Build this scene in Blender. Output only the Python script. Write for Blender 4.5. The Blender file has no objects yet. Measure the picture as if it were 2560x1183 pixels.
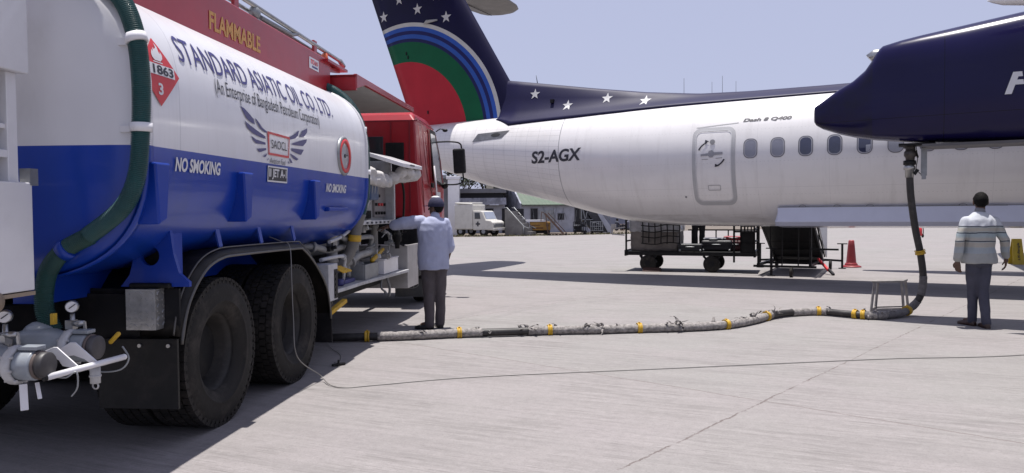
import bpy, bmesh, math, random
from mathutils import Vector as V, Matrix, noise
random.seed(7)
sc = bpy.context.scene
COL = sc.collection
R = math.radians
# ------------------------------------------------------------------ camera
EYE = 1.5
FPX, CX, CY = 1900.0, 1280.0, 591.5
_p = math.atan(61.5 / FPX); _r = R(.45)
FW = V((0, math.cos(_p), -math.sin(_p))); _R0 = V((1, 0, 0)); _U0 = _R0.cross(FW)
RT = _R0 * math.cos(_r) - _U0 * math.sin(_r)
UP = _R0 * math.sin(_r) + _U0 * math.cos(_r)
CAMP = V((0, 0, EYE))
cd = bpy.data.cameras.new('camera'); cam = bpy.data.objects.new('camera', cd); COL.objects.link(cam)
cd.sensor_width = 36; cd.lens = 36 * FPX / 2560; cd.clip_end = 3000; cd.clip_start = .05
cam.matrix_world = Matrix(((RT.x, UP.x, -FW.x, 0), (RT.y, UP.y, -FW.y, 0), (RT.z, UP.z, -FW.z, EYE), (0, 0, 0, 1)))
sc.camera = cam
# ------------------------------------------------------------------ sky, sun, exposure
SUN_EL = R(85.2)
SUN_DIR = V((-.25, .97, 0)).normalized() * math.cos(SUN_EL) + V((0, 0, math.sin(SUN_EL)))
w = bpy.data.worlds.new('World'); sc.world = w; w.use_nodes = True
nt = w.node_tree; bg = nt.nodes['Background']
sky = nt.nodes.new('ShaderNodeTexSky'); sky.sky_type = 'NISHITA'; sky.sun_disc = False
sky.sun_elevation = SUN_EL; sky.sun_rotation = math.atan2(SUN_DIR.x, SUN_DIR.y)
sky.air_density = 1.0; sky.dust_density = 1.5; sky.ozone_density = 2.0; sky.altitude = 0
hs = nt.nodes.new('ShaderNodeHueSaturation'); hs.inputs['Saturation'].default_value = .7
nt.links.new(sky.outputs[0], hs.inputs['Color'])
gm = nt.nodes.new('ShaderNodeMix'); gm.data_type = 'RGBA'; gm.inputs[0].default_value = .82      # thin bright haze over the clear sky
nt.links.new(hs.outputs[0], gm.inputs[6]); gm.inputs[7].default_value = (3.1, 3.27, 4.6, 1)
nt.links.new(gm.outputs[2], bg.inputs['Color']); bg.inputs['Strength'].default_value = .10
sl = bpy.data.lights.new('sun', 'SUN'); sl.energy = 4.4; sl.angle = R(.5); sl.color = (1, .96, .91)
so = bpy.data.objects.new('sun', sl); COL.objects.link(so); so.location = (0, 0, 30)
so.rotation_euler = SUN_DIR.to_track_quat('Z', 'Y').to_euler()
sc.view_settings.view_transform = 'Standard'; sc.view_settings.look = 'None'
sc.view_settings.exposure = .65; sc.view_settings.gamma = 1

def ray(u, v): return FW + RT * ((u - CX) / FPX) + UP * ((CY - v) / FPX)
def gnd(u, v, z=0.0):
    d = ray(u, v); return CAMP + d * ((z - EYE) / d.z)
def atY(u, v, Y):
    d = ray(u, v); return CAMP + d * (Y / d.y)
# ------------------------------------------------------------------ materials
class G:
    def __init__(s, mat): s.t = mat.node_tree
    def n(s, ty, **k):
        x = s.t.nodes.new(ty)
        for a, b in k.items(): setattr(x, a, b)
        return x
    def l(s, a, b): s.t.links.new(a, b)
    def put(s, sock, v):
        if isinstance(v, (int, float)): sock.default_value = v
        elif isinstance(v, tuple): sock.default_value = v
        else: s.l(v, sock)
    def m(s, op, a, b=0.0, c=0.0):
        x = s.n('ShaderNodeMath', operation=op)
        for i, q in enumerate((a, b, c)): s.put(x.inputs[i], q)
        return x.outputs[0]
    def pos(s): return s.n('ShaderNodeTexCoord').outputs['Object']
    def xyz(s, p):
        x = s.n('ShaderNodeSeparateXYZ'); s.l(p, x.inputs[0]); return x.outputs
    def comb(s, a, b, c):
        x = s.n('ShaderNodeCombineXYZ')
        for i, q in enumerate((a, b, c)): s.put(x.inputs[i], q)
        return x.outputs[0]
    def noise(s, p, scale, detail=4, rough=.55):
        x = s.n('ShaderNodeTexNoise'); s.l(p, x.inputs['Vector'])
        x.inputs['Scale'].default_value = scale; x.inputs['Detail'].default_value = detail; x.inputs['Roughness'].default_value = rough
        return x.outputs[0]
    def mix(s, f, a, b, mode='MIX'):
        x = s.n('ShaderNodeMix', data_type='RGBA', blend_type=mode)
        s.put(x.inputs[0], f)
        for i, q in ((6, a), (7, b)):
            if isinstance(q, tuple): q = q if len(q) == 4 else q + (1,)
            s.put(x.inputs[i], q)
        return x.outputs[2]
    def ramp(s, f, lo, hi):
        x = s.n('ShaderNodeMapRange'); s.put(x.inputs[0], f); x.inputs[1].default_value = lo; x.inputs[2].default_value = hi
        return x.outputs[0]
    def bump(s, h, strength, dist=.01):
        x = s.n('ShaderNodeBump'); s.l(h, x.inputs['Height']); x.inputs['Strength'].default_value = strength; x.inputs['Distance'].default_value = dist
        return x.outputs[0]
MATS = {}
def base(name):
    m = bpy.data.materials.new(name); m.use_nodes = True; MATS[name] = m
    return m, G(m), m.node_tree.nodes['Principled BSDF']
def mat(name, col, rough=.5, metal=0.0, coat=0.0, var=.1, scale=5.0, bump=0.0, bscale=60.0, dirt=0.0, dcol=(.16, .14, .12), spec=.5, paint=None):
    """plain procedural material: base colour with tonal noise, optional dirt blotches and fine bump"""
    m, g, b = base(name); p = g.pos()
    c = col + (1,)
    if paint: c = paint(g, p)
    n = g.noise(p, scale)
    c = g.mix(g.m('MULTIPLY', g.ramp(n, .35, .7), var), c, (0, 0, 0)) if not paint else g.mix(g.m('MULTIPLY', g.ramp(n, .35, .7), var), c, (0, 0, 0))
    if dirt:
        d = g.noise(p, scale * .7 + 1.3, 8, .7)
        c = g.mix(g.m('MULTIPLY', g.ramp(d, .5, .72), dirt), c, dcol)
    g.l(c, b.inputs['Base Color'])
    g.put(b.inputs['Roughness'], g.m('ADD', rough - .05, g.m('MULTIPLY', g.noise(p, scale * 2.3), .1)))
    b.inputs['Metallic'].default_value = metal; b.inputs['Coat Weight'].default_value = coat; b.inputs['Coat Roughness'].default_value = .06
    b.inputs['Specular IOR Level'].default_value = spec
    if bump: g.l(g.bump(g.noise(p, bscale, 3), bump), b.inputs['Normal'])
    return m
# ------------------------------------------------------------------ mesh builder
class MB:
    def __init__(s): s.v = []; s.f = []; s.s = []
    def add(s, vs, fs, smooth=False, M=None):
        k = len(s.v)
        s.v += [(M @ V(p)) if M else V(p) for p in vs]
        s.f += [tuple(i + k for i in f) for f in fs]; s.s += [smooth] * len(fs); return s
    def bx(s, x0, x1, y0, y1, z0, z1, M=None):
        return s.add([(x, y, z) for x in (x0, x1) for y in (y0, y1) for z in (z0, z1)],
                     [(0, 1, 3, 2), (4, 6, 7, 5), (0, 4, 5, 1), (2, 3, 7, 6), (0, 2, 6, 4), (1, 5, 7, 3)], False, M)
    def cbx(s, c, d, rot=(0, 0, 0)):
        from mathutils import Euler
        M = Matrix.Translation(c) @ Euler(rot).to_matrix().to_4x4()
        return s.bx(-d[0] / 2, d[0] / 2, -d[1] / 2, d[1] / 2, -d[2] / 2, d[2] / 2, M)
    def bar(s, a, b, w, h=None, up=(0, 0, 1)):
        a = V(a); b = V(b); d = (b - a); L = d.length; d.normalize(); u = V(up)
        if abs(d.dot(u)) > .98: u = V((1, 0, 0))
        x = d.cross(u).normalized(); u = x.cross(d); h = h or w
        M = Matrix((x, d, u)).transposed().to_4x4(); M.translation = a
        return s.bx(-w / 2, w / 2, 0, L, -h / 2, h / 2, M)
    def rings(s, rs, closed=True, cap=True, smooth=True):
        n = len(rs[0]); k = len(s.v); vs = [p for r in rs for p in r]; fs = []
        for i in range(len(rs) - 1):
            for j in range(n if closed else n - 1):
                a = i * n + j; b = i * n + (j + 1) % n; fs.append((a, b, b + n, a + n))
        s.add(vs, fs, smooth)
        if cap and closed:
            s.f.append(tuple(k + j for j in range(n))); s.s.append(False)
            s.f.append(tuple(k + (len(rs) - 1) * n + j for j in range(n))); s.s.append(False)
        return s
    def tube(s, pts, r, n=10, cap=True, flat=1.0):
        pts = [V(p) for p in pts]; m = len(pts); rs = []
        t = (pts[1] - pts[0]).normalized(); u = t.orthogonal().normalized()
        for i, p in enumerate(pts):
            a = pts[max(i - 1, 0)]; b = pts[min(i + 1, m - 1)]; t2 = (b - a)
            t2 = t2.normalized() if t2.length > 1e-9 else t
            u = (u - t2 * u.dot(t2)).normalized(); v = t2.cross(u); t = t2
            ri = r[i] if isinstance(r, (list, tuple)) else r
            rs.append([p + (u * math.cos(q) + v * math.sin(q) * flat) * ri for q in (2 * math.pi * j / n for j in range(n))])
        return s.rings(rs, True, cap)
    def cyl(s, a, b, r, r2=None, n=16): return s.tube([a, b], [r, r2 if r2 is not None else r], n)
    def caps(s, pts, rad, n=12):
        """closed limb: tube with rounded ends"""
        pts = [V(p) for p in pts]; rad = list(rad) if isinstance(rad, (list, tuple)) else [rad] * len(pts)
        d0 = (pts[0] - pts[1]).normalized(); d1 = (pts[-1] - pts[-2]).normalized(); P = []; Q = []
        for q in (80, 55, 28): P.append(pts[0] + d0 * rad[0] * math.sin(R(q))); Q.append(rad[0] * math.cos(R(q)))
        P += pts; Q += rad
        for q in (28, 55, 80): P.append(pts[-1] + d1 * rad[-1] * math.sin(R(q))); Q.append(rad[-1] * math.cos(R(q)))
        return s.tube(P, Q, n)
    def prism(s, poly, f0, f1):
        """poly: 2-D points; f0,f1 map them to the two end planes"""
        n = len(poly); k = len(s.v)
        s.add([f0(*p) for p in poly] + [f1(*p) for p in poly], [(i, (i + 1) % n, (i + 1) % n + n, i + n) for i in range(n)] + [tuple(range(n)), tuple(range(n, 2 * n))])
        return s
    def px(s, poly, x0, x1): return s.prism(poly, lambda a, b: V((x0, a, b)), lambda a, b: V((x1, a, b)))
    def py(s, poly, y0, y1): return s.prism(poly, lambda a, b: V((a, y0, b)), lambda a, b: V((a, y1, b)))
    def pz(s, poly, z0, z1): return s.prism(poly, lambda a, b: V((a, b, z0)), lambda a, b: V((a, b, z1)))
    def lathe(s, prof, c=(0, 0, 0), axis='Z', n=32, cap=False):
        rs = []; c = V(c)
        for r, h in prof:
            ring = []
            for j in range(n):
                q = 2 * math.pi * j / n; a = r * math.cos(q); b = r * math.sin(q)
                ring.append(c + (V((a, b, h)) if axis == 'Z' else V((h, a, b)) if axis == 'X' else V((b, h, a))))
            rs.append(ring)
        return s.rings(rs, True, cap)
    def ell(s, c, r, n=16, M=None):
        c = V(c); r = (r, r, r) if isinstance(r, (int, float)) else r; vs = []; fs = []; h = n // 2
        for i in range(h + 1):
            a = math.pi * i / h
            for j in range(n):
                q = 2 * math.pi * j / n; a2 = min(max(a, .02), math.pi - .02)
                p = V((r[0] * math.sin(a2) * math.cos(q), r[1] * math.sin(a2) * math.sin(q), r[2] * math.cos(a2)))
                vs.append(c + (M @ p if M else p))
        for i in range(h):
            for j in range(n): fs.append((i * n + j, i * n + (j + 1) % n, (i + 1) * n + (j + 1) % n, (i + 1) * n + j))
        k = len(s.v); s.add(vs, fs, True)
        s.f.append(tuple(k + j for j in range(n))); s.s.append(True); s.f.append(tuple(k + h * n + j for j in range(n))); s.s.append(True)
        return s
    def mesh(s, name, m):
        me = bpy.data.meshes.new(name); me.from_pydata([tuple(p) for p in s.v], [], s.f)
        me.polygons.foreach_set('use_smooth', s.s)
        bm = bmesh.new(); bm.from_mesh(me); bmesh.ops.recalc_face_normals(bm, faces=bm.faces); bm.to_mesh(me); bm.free()
        if m: me.materials.append(m)
        return me
    def obj(s, name, m, parent=None, bevel=0.0, org=None, seg=2):
        if org is not None: s.v = [p - V(org) for p in s.v]
        o = bpy.data.objects.new(name, s.mesh(name, m)); COL.objects.link(o)
        if parent: o.parent = parent
        if bevel:
            b = o.modifiers.new('bevel', 'BEVEL'); b.width = bevel; b.segments = seg; b.limit_method = 'ANGLE'; b.angle_limit = R(40); b.use_clamp_overlap = True
        return o
def tag(o, label=None, cat=None, group=None, kind=None):
    for k, v in (('label', label), ('category', cat), ('group', group), ('kind', kind)):
        if v: o[k] = v
    return o
def thing(name, label, cat, loc=(0, 0, 0), rz=0.0, group=None):
    o = bpy.data.objects.new(name, None); COL.objects.link(o); o.empty_display_size = .2
    o.location = loc; o.rotation_euler = (0, 0, rz); return tag(o, label, cat, group)
def cat_tree(root):
    out = []
    def rec(o):
        for c in o.children: out.append(c); rec(c)
    rec(root); return out
def dup(root, loc, rz=None, label=None):
    r = root.copy(); COL.objects.link(r); r.location = loc
    if rz is not None: r.rotation_euler = (0, 0, rz)
    if label: r['label'] = label
    def rec(a, b):
        for c in list(a.children):
            d = c.copy(); COL.objects.link(d); d.parent = b; rec(c, d)
    rec(root, r); return r
def spline(pts, k=8):
    pts = [tuple(p) for p in pts]; out = []; n = len(pts); dim = len(pts[0])
    for i in range(n - 1):
        p0 = pts[max(i - 1, 0)]; p1 = pts[i]; p2 = pts[i + 1]; p3 = pts[min(i + 2, n - 1)]
        for j in range(k):
            t = j / k
            out.append(tuple(.5 * (2 * p1[d] + (p2[d] - p0[d]) * t + (2 * p0[d] - 5 * p1[d] + 4 * p2[d] - p3[d]) * t * t + (3 * p1[d] - p0[d] - 3 * p2[d] + p3[d]) * t ** 3) for d in range(dim)))
    out.append(pts[-1]); return out
def resample(pts, step):
    pts = [V(p) for p in pts]; out = [pts[0]]; acc = 0
    for a, b in zip(pts, pts[1:]):
        L = (b - a).length; d = step - acc
        while d <= L: out.append(a + (b - a) * (d / L)); d += step
        acc = (acc + L) % step if L > 0 else acc
    return out
def text_obj(name, txt, w, h, mapf, m, parent, shear=0.0, bold=0.0, cut=.05, space=1.0):
    """lettering as a real thin mesh laid on a surface: mapf(x,y) takes [0,w]x[0,h] to the surface"""
    cu = bpy.data.curves.new(name, 'FONT'); cu.body = txt; cu.size = 1; cu.shear = shear; cu.offset = bold; cu.space_character = space
    cu.resolution_u = 4
    t = bpy.data.objects.new(name, cu); COL.objects.link(t)
    me = bpy.data.meshes.new_from_object(t.evaluated_get(bpy.context.evaluated_depsgraph_get()))
    bpy.data.objects.remove(t); bpy.data.curves.remove(cu)
    bm = bmesh.new(); bm.from_mesh(me)
    x0 = min(v.co.x for v in bm.verts); x1 = max(v.co.x for v in bm.verts); y0 = min(v.co.y for v in bm.verts); y1 = max(v.co.y for v in bm.verts)
    for v in bm.verts: v.co = V(((v.co.x - x0) / (x1 - x0) * w, (v.co.y - y0) / (y1 - y0) * h, 0))
    if cut:
        for i in range(1, int(h / cut) + 1):
            bmesh.ops.bisect_plane(bm, geom=bm.verts[:] + bm.edges[:] + bm.faces[:], plane_co=(0, i * cut, 0), plane_no=(0, 1, 0))
    for v in bm.verts: v.co = mapf(v.co.x, v.co.y)
    bm.to_mesh(me); bm.free(); me.materials.clear(); me.materials.append(m)
    o = bpy.data.objects.new(name, me); COL.objects.link(o); o.parent = parent; return o
def patch(mb, poly, mapf, cut=.05):
    """flat outline laid on a curved surface"""
    bm = bmesh.new(); bm.faces.new([bm.verts.new((a, b, 0)) for a, b in poly])
    y0 = min(p[1] for p in poly); y1 = max(p[1] for p in poly); x0 = min(p[0] for p in poly); x1 = max(p[0] for p in poly)
    if cut:
        for i in range(1, int((y1 - y0) / cut) + 1):
            bmesh.ops.bisect_plane(bm, geom=bm.verts[:] + bm.edges[:] + bm.faces[:], plane_co=(0, y0 + i * cut, 0), plane_no=(0, 1, 0))
    bm.verts.index_update()
    mb.add([mapf(v.co.x, v.co.y) for v in bm.verts], [tuple(v.index for v in f.verts) for f in bm.faces]); bm.free()
def dens(pl, st=.04):
    out = []; n = len(pl)
    for i in range(n):
        a, b = pl[i], pl[(i + 1) % n]; k = max(1, int(math.hypot(b[0] - a[0], b[1] - a[1]) / st))
        out += [(a[0] + (b[0] - a[0]) * j / k, a[1] + (b[1] - a[1]) * j / k) for j in range(k)]
    return out
def rrect0(x0, x1, y0, y1, r, n=6):
    out = []
    for cx, cy, a in ((x1 - r, y1 - r, 0), (x0 + r, y1 - r, 90), (x0 + r, y0 + r, 180), (x1 - r, y0 + r, 270)):
        for i in range(n + 1): q = R(a + 90 * i / n); out.append((cx + r * math.cos(q), cy + r * math.sin(q)))
    return out
def rrect(x0, x1, y0, y1, r, n=6):
    """rounded outline with subdivided straight sides (same count for concentric ones)"""
    out = []
    for k, (cx, cy, a, ex, ey) in enumerate(((x1 - r, y1 - r, 0, x0 + r, y1), (x0 + r, y1 - r, 90, x0, y0 + r), (x0 + r, y0 + r, 180, x1 - r, y0), (x1 - r, y0 + r, 270, x1, y1 - r))):
        for i in range(n + 1): q = R(a + 90 * i / n); out.append((cx + r * math.cos(q), cy + r * math.sin(q)))
        px_, py_ = out[-1]
        for i in range(1, 24): out.append((px_ + (ex - px_) * i / 24, py_ + (ey - py_) * i / 24))
    return out
def ringpatch(mb, outer, inner, mapf, lift=None):
    n = len(outer); mb.add([mapf(*p) for p in outer] + [mapf(*p) for p in inner], [(i, (i + 1) % n, (i + 1) % n + n, i + n) for i in range(n)])
def star(cx, cy, r, rot=90):
    return [(cx + (r if i % 2 == 0 else r * .4) * math.cos(R(rot + 36 * i)), cy + (r if i % 2 == 0 else r * .4) * math.sin(R(rot + 36 * i))) for i in range(10)]
def remeshed(mb, name, m, parent, voxel, smooth=4, wr=0.0, wscale=(8, 8, 8), org=None, seed=0):
    """one continuous skin grown over overlapping closed limbs"""
    o = mb.obj('tmp', m, None, org=org)
    r = o.modifiers.new('r', 'REMESH'); r.mode = 'VOXEL'; r.voxel_size = voxel; r.use_smooth_shade = True
    k = o.modifiers.new('s', 'SMOOTH'); k.iterations = smooth; k.factor = .5
    bpy.context.view_layer.update()
    me = bpy.data.meshes.new_from_object(o.evaluated_get(bpy.context.evaluated_depsgraph_get()))
    bpy.data.objects.remove(o)
    if wr:
        no = [v.normal.copy() for v in me.vertices]
        for v, nn in zip(me.vertices, no):
            q = V((v.co.x * wscale[0], v.co.y * wscale[1], v.co.z * wscale[2])) + V((seed, 0, 0))
            n1 = noise.noise(q); n2 = noise.noise(q * 2.3 + V((5, 1, 2))); d = (.35 - abs(n1)) * 1.1 + (.25 - abs(n2)) * .7 + .3 * n1
            v.co += nn * wr * d
    me.name = name; me.polygons.foreach_set('use_smooth', [True] * len(me.polygons)); me.materials.clear(); me.materials.append(m)
    out = bpy.data.objects.new(name, me); COL.objects.link(out); out.parent = parent; return out
# ------------------------------------------------------------------ shared materials
WHITE = mat('white_paint', (.70, .69, .71), .35, coat=.4, var=.06, scale=3, dirt=.12)
WHITEM = mat('white_dusty_metal', (.50, .50, .51), .5, var=.2, scale=7, dirt=.45)
GREYM = mat('grey_metal', (.27, .28, .29), .42, metal=.35, var=.25, scale=9, dirt=.3)
STEEL = mat('bare_steel', (.42, .42, .42), .35, metal=.9, var=.2, scale=12)
GREYBLUE = mat('grey_blue_enamel', (.27, .30, .34), .4, coat=.2, var=.2, scale=9, dirt=.35)
BLACK = mat('black_paint', (.010, .010, .011), .5, spec=.25, var=.3, scale=8, dirt=.25, dcol=(.06, .05, .045))
UNDER = mat('dark_chassis', (.010, .010, .012), .6, spec=.2, var=.3, scale=6, dirt=.3, dcol=(.05, .045, .04))
RUBBER = mat('tyre_rubber', (.018, .0165, .0155), .75, spec=.25, var=.35, scale=5, bump=.2, bscale=50, dirt=.55, dcol=(.075, .064, .057))
RED = mat('red_paint', (.34, .012, .02), .35, coat=.25, var=.12, scale=3, dirt=.1)
BLUE = mat('blue_paint', (.004, .036, .30), .38, spec=.3, coat=.1, var=.12, scale=3, dirt=.12, dcol=(.05, .06, .12))
YELLOW = mat('yellow_paint', (.55, .33, .015), .5, var=.25, scale=18, dirt=.3)
NAVYINK = mat('navy_lettering', (.035, .03, .15), .4, var=.05)
BLACKINK = mat('black_lettering', (.02, .02, .03), .45, var=.05)
WHITEINK = mat('white_lettering', (.62, .62, .64), .45, var=.05)
GOLDINK = mat('gold_lettering', (.55, .27, .06), .45, var=.15, scale=14)
REDINK = mat('red_lettering', (.55, .03, .035), .4, var=.05)
GLASS = mat('dark_glass', (.03, .035, .04), .05, var=.05, coat=.5)
CHROME = mat('galvanised_plate', (.50, .50, .50), .33, metal=.75, var=.25, scale=25, bump=.25, bscale=70)
SLATE = mat('grey_canvas', (.23, .22, .21), .85, var=.4, scale=20, bump=.6, bscale=60)
# ================================================================== ground
def concrete():
    m, g, b = base('apron_concrete'); p = g.pos(); x, y, z = g.xyz(p)
    a = R(-41); ca, sa = math.cos(a), math.sin(a); ox, oy = 1.968, 5.921
    dx = g.m('SUBTRACT', x, ox); dy = g.m('SUBTRACT', y, oy)
    wob = g.m('MULTIPLY', g.m('SUBTRACT', g.noise(p, 3.0, 8, .8), .5), .10)
    s = g.m('ADD', g.m('MULTIPLY', dx, ca), g.m('MULTIPLY', dy, sa))          # along joint
    t = g.m('SUBTRACT', g.m('MULTIPLY', dy, ca), g.m('MULTIPLY', dx, sa))     # across joint
    # broom streaks, nearly along the joints
    a2 = R(-24); c2, s2 = math.cos(a2), math.sin(a2)
    bs = g.m('ADD', g.m('MULTIPLY', dx, c2), g.m('MULTIPLY', dy, s2)); bt = g.m('SUBTRACT', g.m('MULTIPLY', dy, c2), g.m('MULTIPLY', dx, s2))
    msk = g.ramp(g.noise(p, .9, 4, .65), .40, .62)
    st = g.noise(g.comb(g.m('MULTIPLY', bs, .9), g.m('MULTIPLY', bt, 16.0), 0.0), 1.0, 5, .65)
    st2 = g.noise(g.comb(g.m('MULTIPLY', bs, .35), g.m('MULTIPLY', bt, 3.2), 3.0), 1.0, 4, .6)
    st3 = g.noise(g.comb(g.m('MULTIPLY', bs, 3.5), g.m('MULTIPLY', bt, 60.0), 7.0), 1.0, 2, .5)
    big = g.noise(p, .22, 3); mid = g.noise(p, 1.3, 5, .6); fine = g.noise(p, 70, 2, .6)
    # slab tone
    cell = g.n('ShaderNodeTexWhiteNoise', noise_dimensions='2D')
    g.l(g.comb(g.m('FLOOR', g.m('DIVIDE', g.m('ADD', s, 50 * 5.2), 5.2)), g.m('FLOOR', g.m('DIVIDE', g.m('ADD', t, 50 * 5.2), 5.2)), 0.0), cell.inputs['Vector'])
    tone = cell.outputs['Value']
    c = g.mix(tone, (0.241, 0.222, 0.220), (0.233, 0.227, 0.218))
    pk = g.noise(p, .55, 4, .6); c = g.mix(g.m('MULTIPLY', g.ramp(pk, .45, .62), .55), c, (.262, .236, .240)); c = g.mix(g.m('MULTIPLY', g.ramp(big, .35, .68), .5), c, (0.258, 0.239, 0.234))
    c = g.mix(g.m('MULTIPLY', g.ramp(mid, .48, .72), .22), c, (0.172, 0.161, 0.158))
    c = g.mix(g.m('MULTIPLY', g.m('MULTIPLY', g.ramp(st, .45, .66), g.m('ADD', .12, g.m('MULTIPLY', msk, .6))), 1.0), c, (0.156, 0.146, 0.141))
    c = g.mix(g.m('MULTIPLY', g.ramp(st2, .5, .7), .40), c, (0.166, 0.156, 0.153))
    c = g.mix(g.m('MULTIPLY', g.m('MULTIPLY', g.ramp(st, .5, .3), g.m('ADD', .15, msk)), .34), c, (0.305, 0.288, 0.283))
    c = g.mix(g.m('MULTIPLY', g.m('MULTIPLY', g.ramp(st3, .55, .68), g.m('ADD', .15, msk)), .6), c, (0.122, 0.112, 0.109))
    c = g.mix(g.m('MULTIPLY', g.ramp(fine, .52, .72), .45), c, (0.139, 0.129, 0.125))
    spots = g.noise(p, 9.0, 8, .75)
    pit = g.noise(g.comb(g.m('MULTIPLY', bs, 6.0), g.m('MULTIPLY', bt, 26.0), 1.0), 1.0, 6, .8)
    c = g.mix(g.m('MULTIPLY', g.m('MULTIPLY', g.ramp(pit, .60, .70), g.ramp(g.noise(p, .8, 3), .42, .62)), .6), c, (0.107, 0.095, 0.091))
    mot = g.noise(p, 16.0, 6, .8); c = g.mix(g.m('MULTIPLY', g.ramp(mot, .46, .66), .30), c, (.15, .14, .138)); c = g.mix(g.m('MULTIPLY', g.ramp(mot, .46, .30), .25), c, (.34, .32, .315))
    c = g.mix(g.m('MULTIPLY', g.ramp(spots, .66, .74), .5), c, (0.094, 0.083, 0.079))
    # joints
    def joint(q, wd, per=5.2):
        f = g.m('ABSOLUTE', g.m('SUBTRACT', g.m('FRACT', g.m('ADD', g.m('DIVIDE', g.m('ADD', q, wob), per), 50.5)), .5))
        return g.m('LESS_THAN', g.m('MULTIPLY', f, per), wd)
    c = g.mix(g.m('MULTIPLY', joint(t, .010), .8), c, (.15, .13, .125))
    br = g.ramp(g.noise(p, 5.0, 5, .7), .40, .56)
    c = g.mix(g.m('MULTIPLY', g.m('MULTIPLY', joint(s, .0075), br), .9), c, (.11, .09, .085))
    # faint curved tyre tracks
    rad = g.m('SQRT', g.m('ADD', g.m('POWER', g.m('SUBTRACT', x, 2.9), 2), g.m('POWER', g.m('SUBTRACT', y, 9.6), 2)))
    for r0 in (3.35, 3.85):
        k = g.m('LESS_THAN', g.m('ABSOLUTE', g.m('SUBTRACT', rad, r0)), .07)
        k = g.m('MULTIPLY', k, g.m('MULTIPLY', g.m('GREATER_THAN', y, 10.6), g.m('LESS_THAN', x, 3.2)))
        c = g.mix(g.m('MULTIPLY', g.m('MULTIPLY', k, g.ramp(g.noise(p, 4), .3, .6)), .35), c, (.17, .16, .16))
    g.l(c, b.inputs['Base Color']); b.inputs['Roughness'].default_value = .85; b.inputs['Specular IOR Level'].default_value = .3
    h = g.m('ADD', g.m('MULTIPLY', st, .6), g.m('ADD', g.m('MULTIPLY', fine, .35), g.m('MULTIPLY', st3, .4)))
    g.l(g.bump(h, .35, .01), b.inputs['Normal'])
    return m
gr = MB().add([(-500, -60, 0), (500, -60, 0), (500, 900, 0), (-500, 900, 0)], [(0, 1, 2, 3)]).obj('apron', concrete())
tag(gr, kind='structure')
DIRT = mat('dirt_verge', (.17, .14, .115), .95, var=.5, scale=1.2, dirt=.5, dcol=(.09, .085, .05), bump=.5, bscale=6)
poly = [(-40, 46.3), (-2, 46.2), (0.6, 47.0), (4, 48.2), (7.2, 50.3), (14, 58), (30, 62), (30, 90), (-40, 90)]
vg = MB().add([(a, b_, .006) for a, b_ in poly], [tuple(range(len(poly)))]).obj('verge', DIRT); tag(vg, kind='structure')
# tufts of dry grass along the verge
gm_ = MB(); rg = random.Random(3)
for i in range(900):
    t_ = rg.random(); x = -6 + 14 * t_; y = 46.5 + max(0, x) * .42 + rg.uniform(-.1, .9); h = rg.uniform(.04, .16); a = rg.uniform(0, 6.3)
    dx, dy = math.cos(a) * .05, math.sin(a) * .05
    gm_.add([(x - dx, y - dy, .005), (x + dx, y + dy, .005), (x + rg.uniform(-.06, .06), y + rg.uniform(-.06, .06), h)], [(0, 1, 2)])
tag(gm_.obj('dry_grass', mat('dry_grass', (.12, .11, .05), .9, var=.4, scale=3)), kind='stuff')
# ================================================================== background buildings
def stained(name, col, amt=.8):
    def paint(g, p):
        x, y, z = g.xyz(p)
        n = g.noise(g.comb(g.m('MULTIPLY', x, 1.6), g.m('MULTIPLY', y, 1.6), g.m('MULTIPLY', z, .9)), 1.6, 8, .72)
        k = g.m('MULTIPLY', g.ramp(n, .42, .62), g.m('ADD', .25, g.m('MULTIPLY', g.ramp(z, .8, 3.2), .75)))
        return g.mix(g.m('MULTIPLY', k, amt), col, (.035, .035, .04))
    return mat(name, col, .9, var=.2, scale=2.0, paint=paint, bump=.3, bscale=12)
PLASTER = stained('stained_plaster', (.42, .43, .50), .7)
PLASTER2 = stained('pale_plaster', (.42, .43, .48), .35)
GREYWALL = mat('grey_render', (.20, .20, .215), .9, var=.25, scale=1.0, dirt=.3)
DARKOPEN = mat('dark_opening', (.008, .008, .012), .6, var=.2)
CONC = mat('weathered_concrete', (.20, .19, .18), .9, var=.35, scale=2.5, dirt=.4, bump=.3, bscale=20)
def greenroof(g, p):
    x, y, z = g.xyz(p); f = g.m('FRACT', g.m('MULTIPLY', x, 3.2))
    n = g.noise(p, 1.4, 6, .6)
    c = g.mix(g.ramp(n, .35, .7), (.06, .10, .065), (.095, .125, .085))
    return g.mix(g.m('MULTIPLY', g.m('LESS_THAN', f, .16), .45), c, (.04, .06, .04))
GREENROOF = mat('green_sheet_roof', (.1, .16, .09), .6, paint=greenroof, var=.15)
# hangar with a white corner column (mostly behind the truck cab)
t = thing('hangar', 'grey hangar wall ending in a tall white corner column behind the red cab', 'hangar', (-6.4, 50.2, 0))
m_ = MB(); m_.bx(-5, 2.2, 0, 8, 0, 3.7); m_.obj('wall', GREYWALL, t)
m_ = MB(); m_.bx(2.25, 2.98, -.75, .2, 0, 3.65); m_.bx(2.15, 3.03, -.8, .25, 3.65, 3.85); m_.obj('column', WHITE, t, .02)
m_ = MB(); m_.bx(-5.2, 2.1, -.4, 8.2, 3.72, 3.95); m_.obj('roof', GREYM, t)
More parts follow.
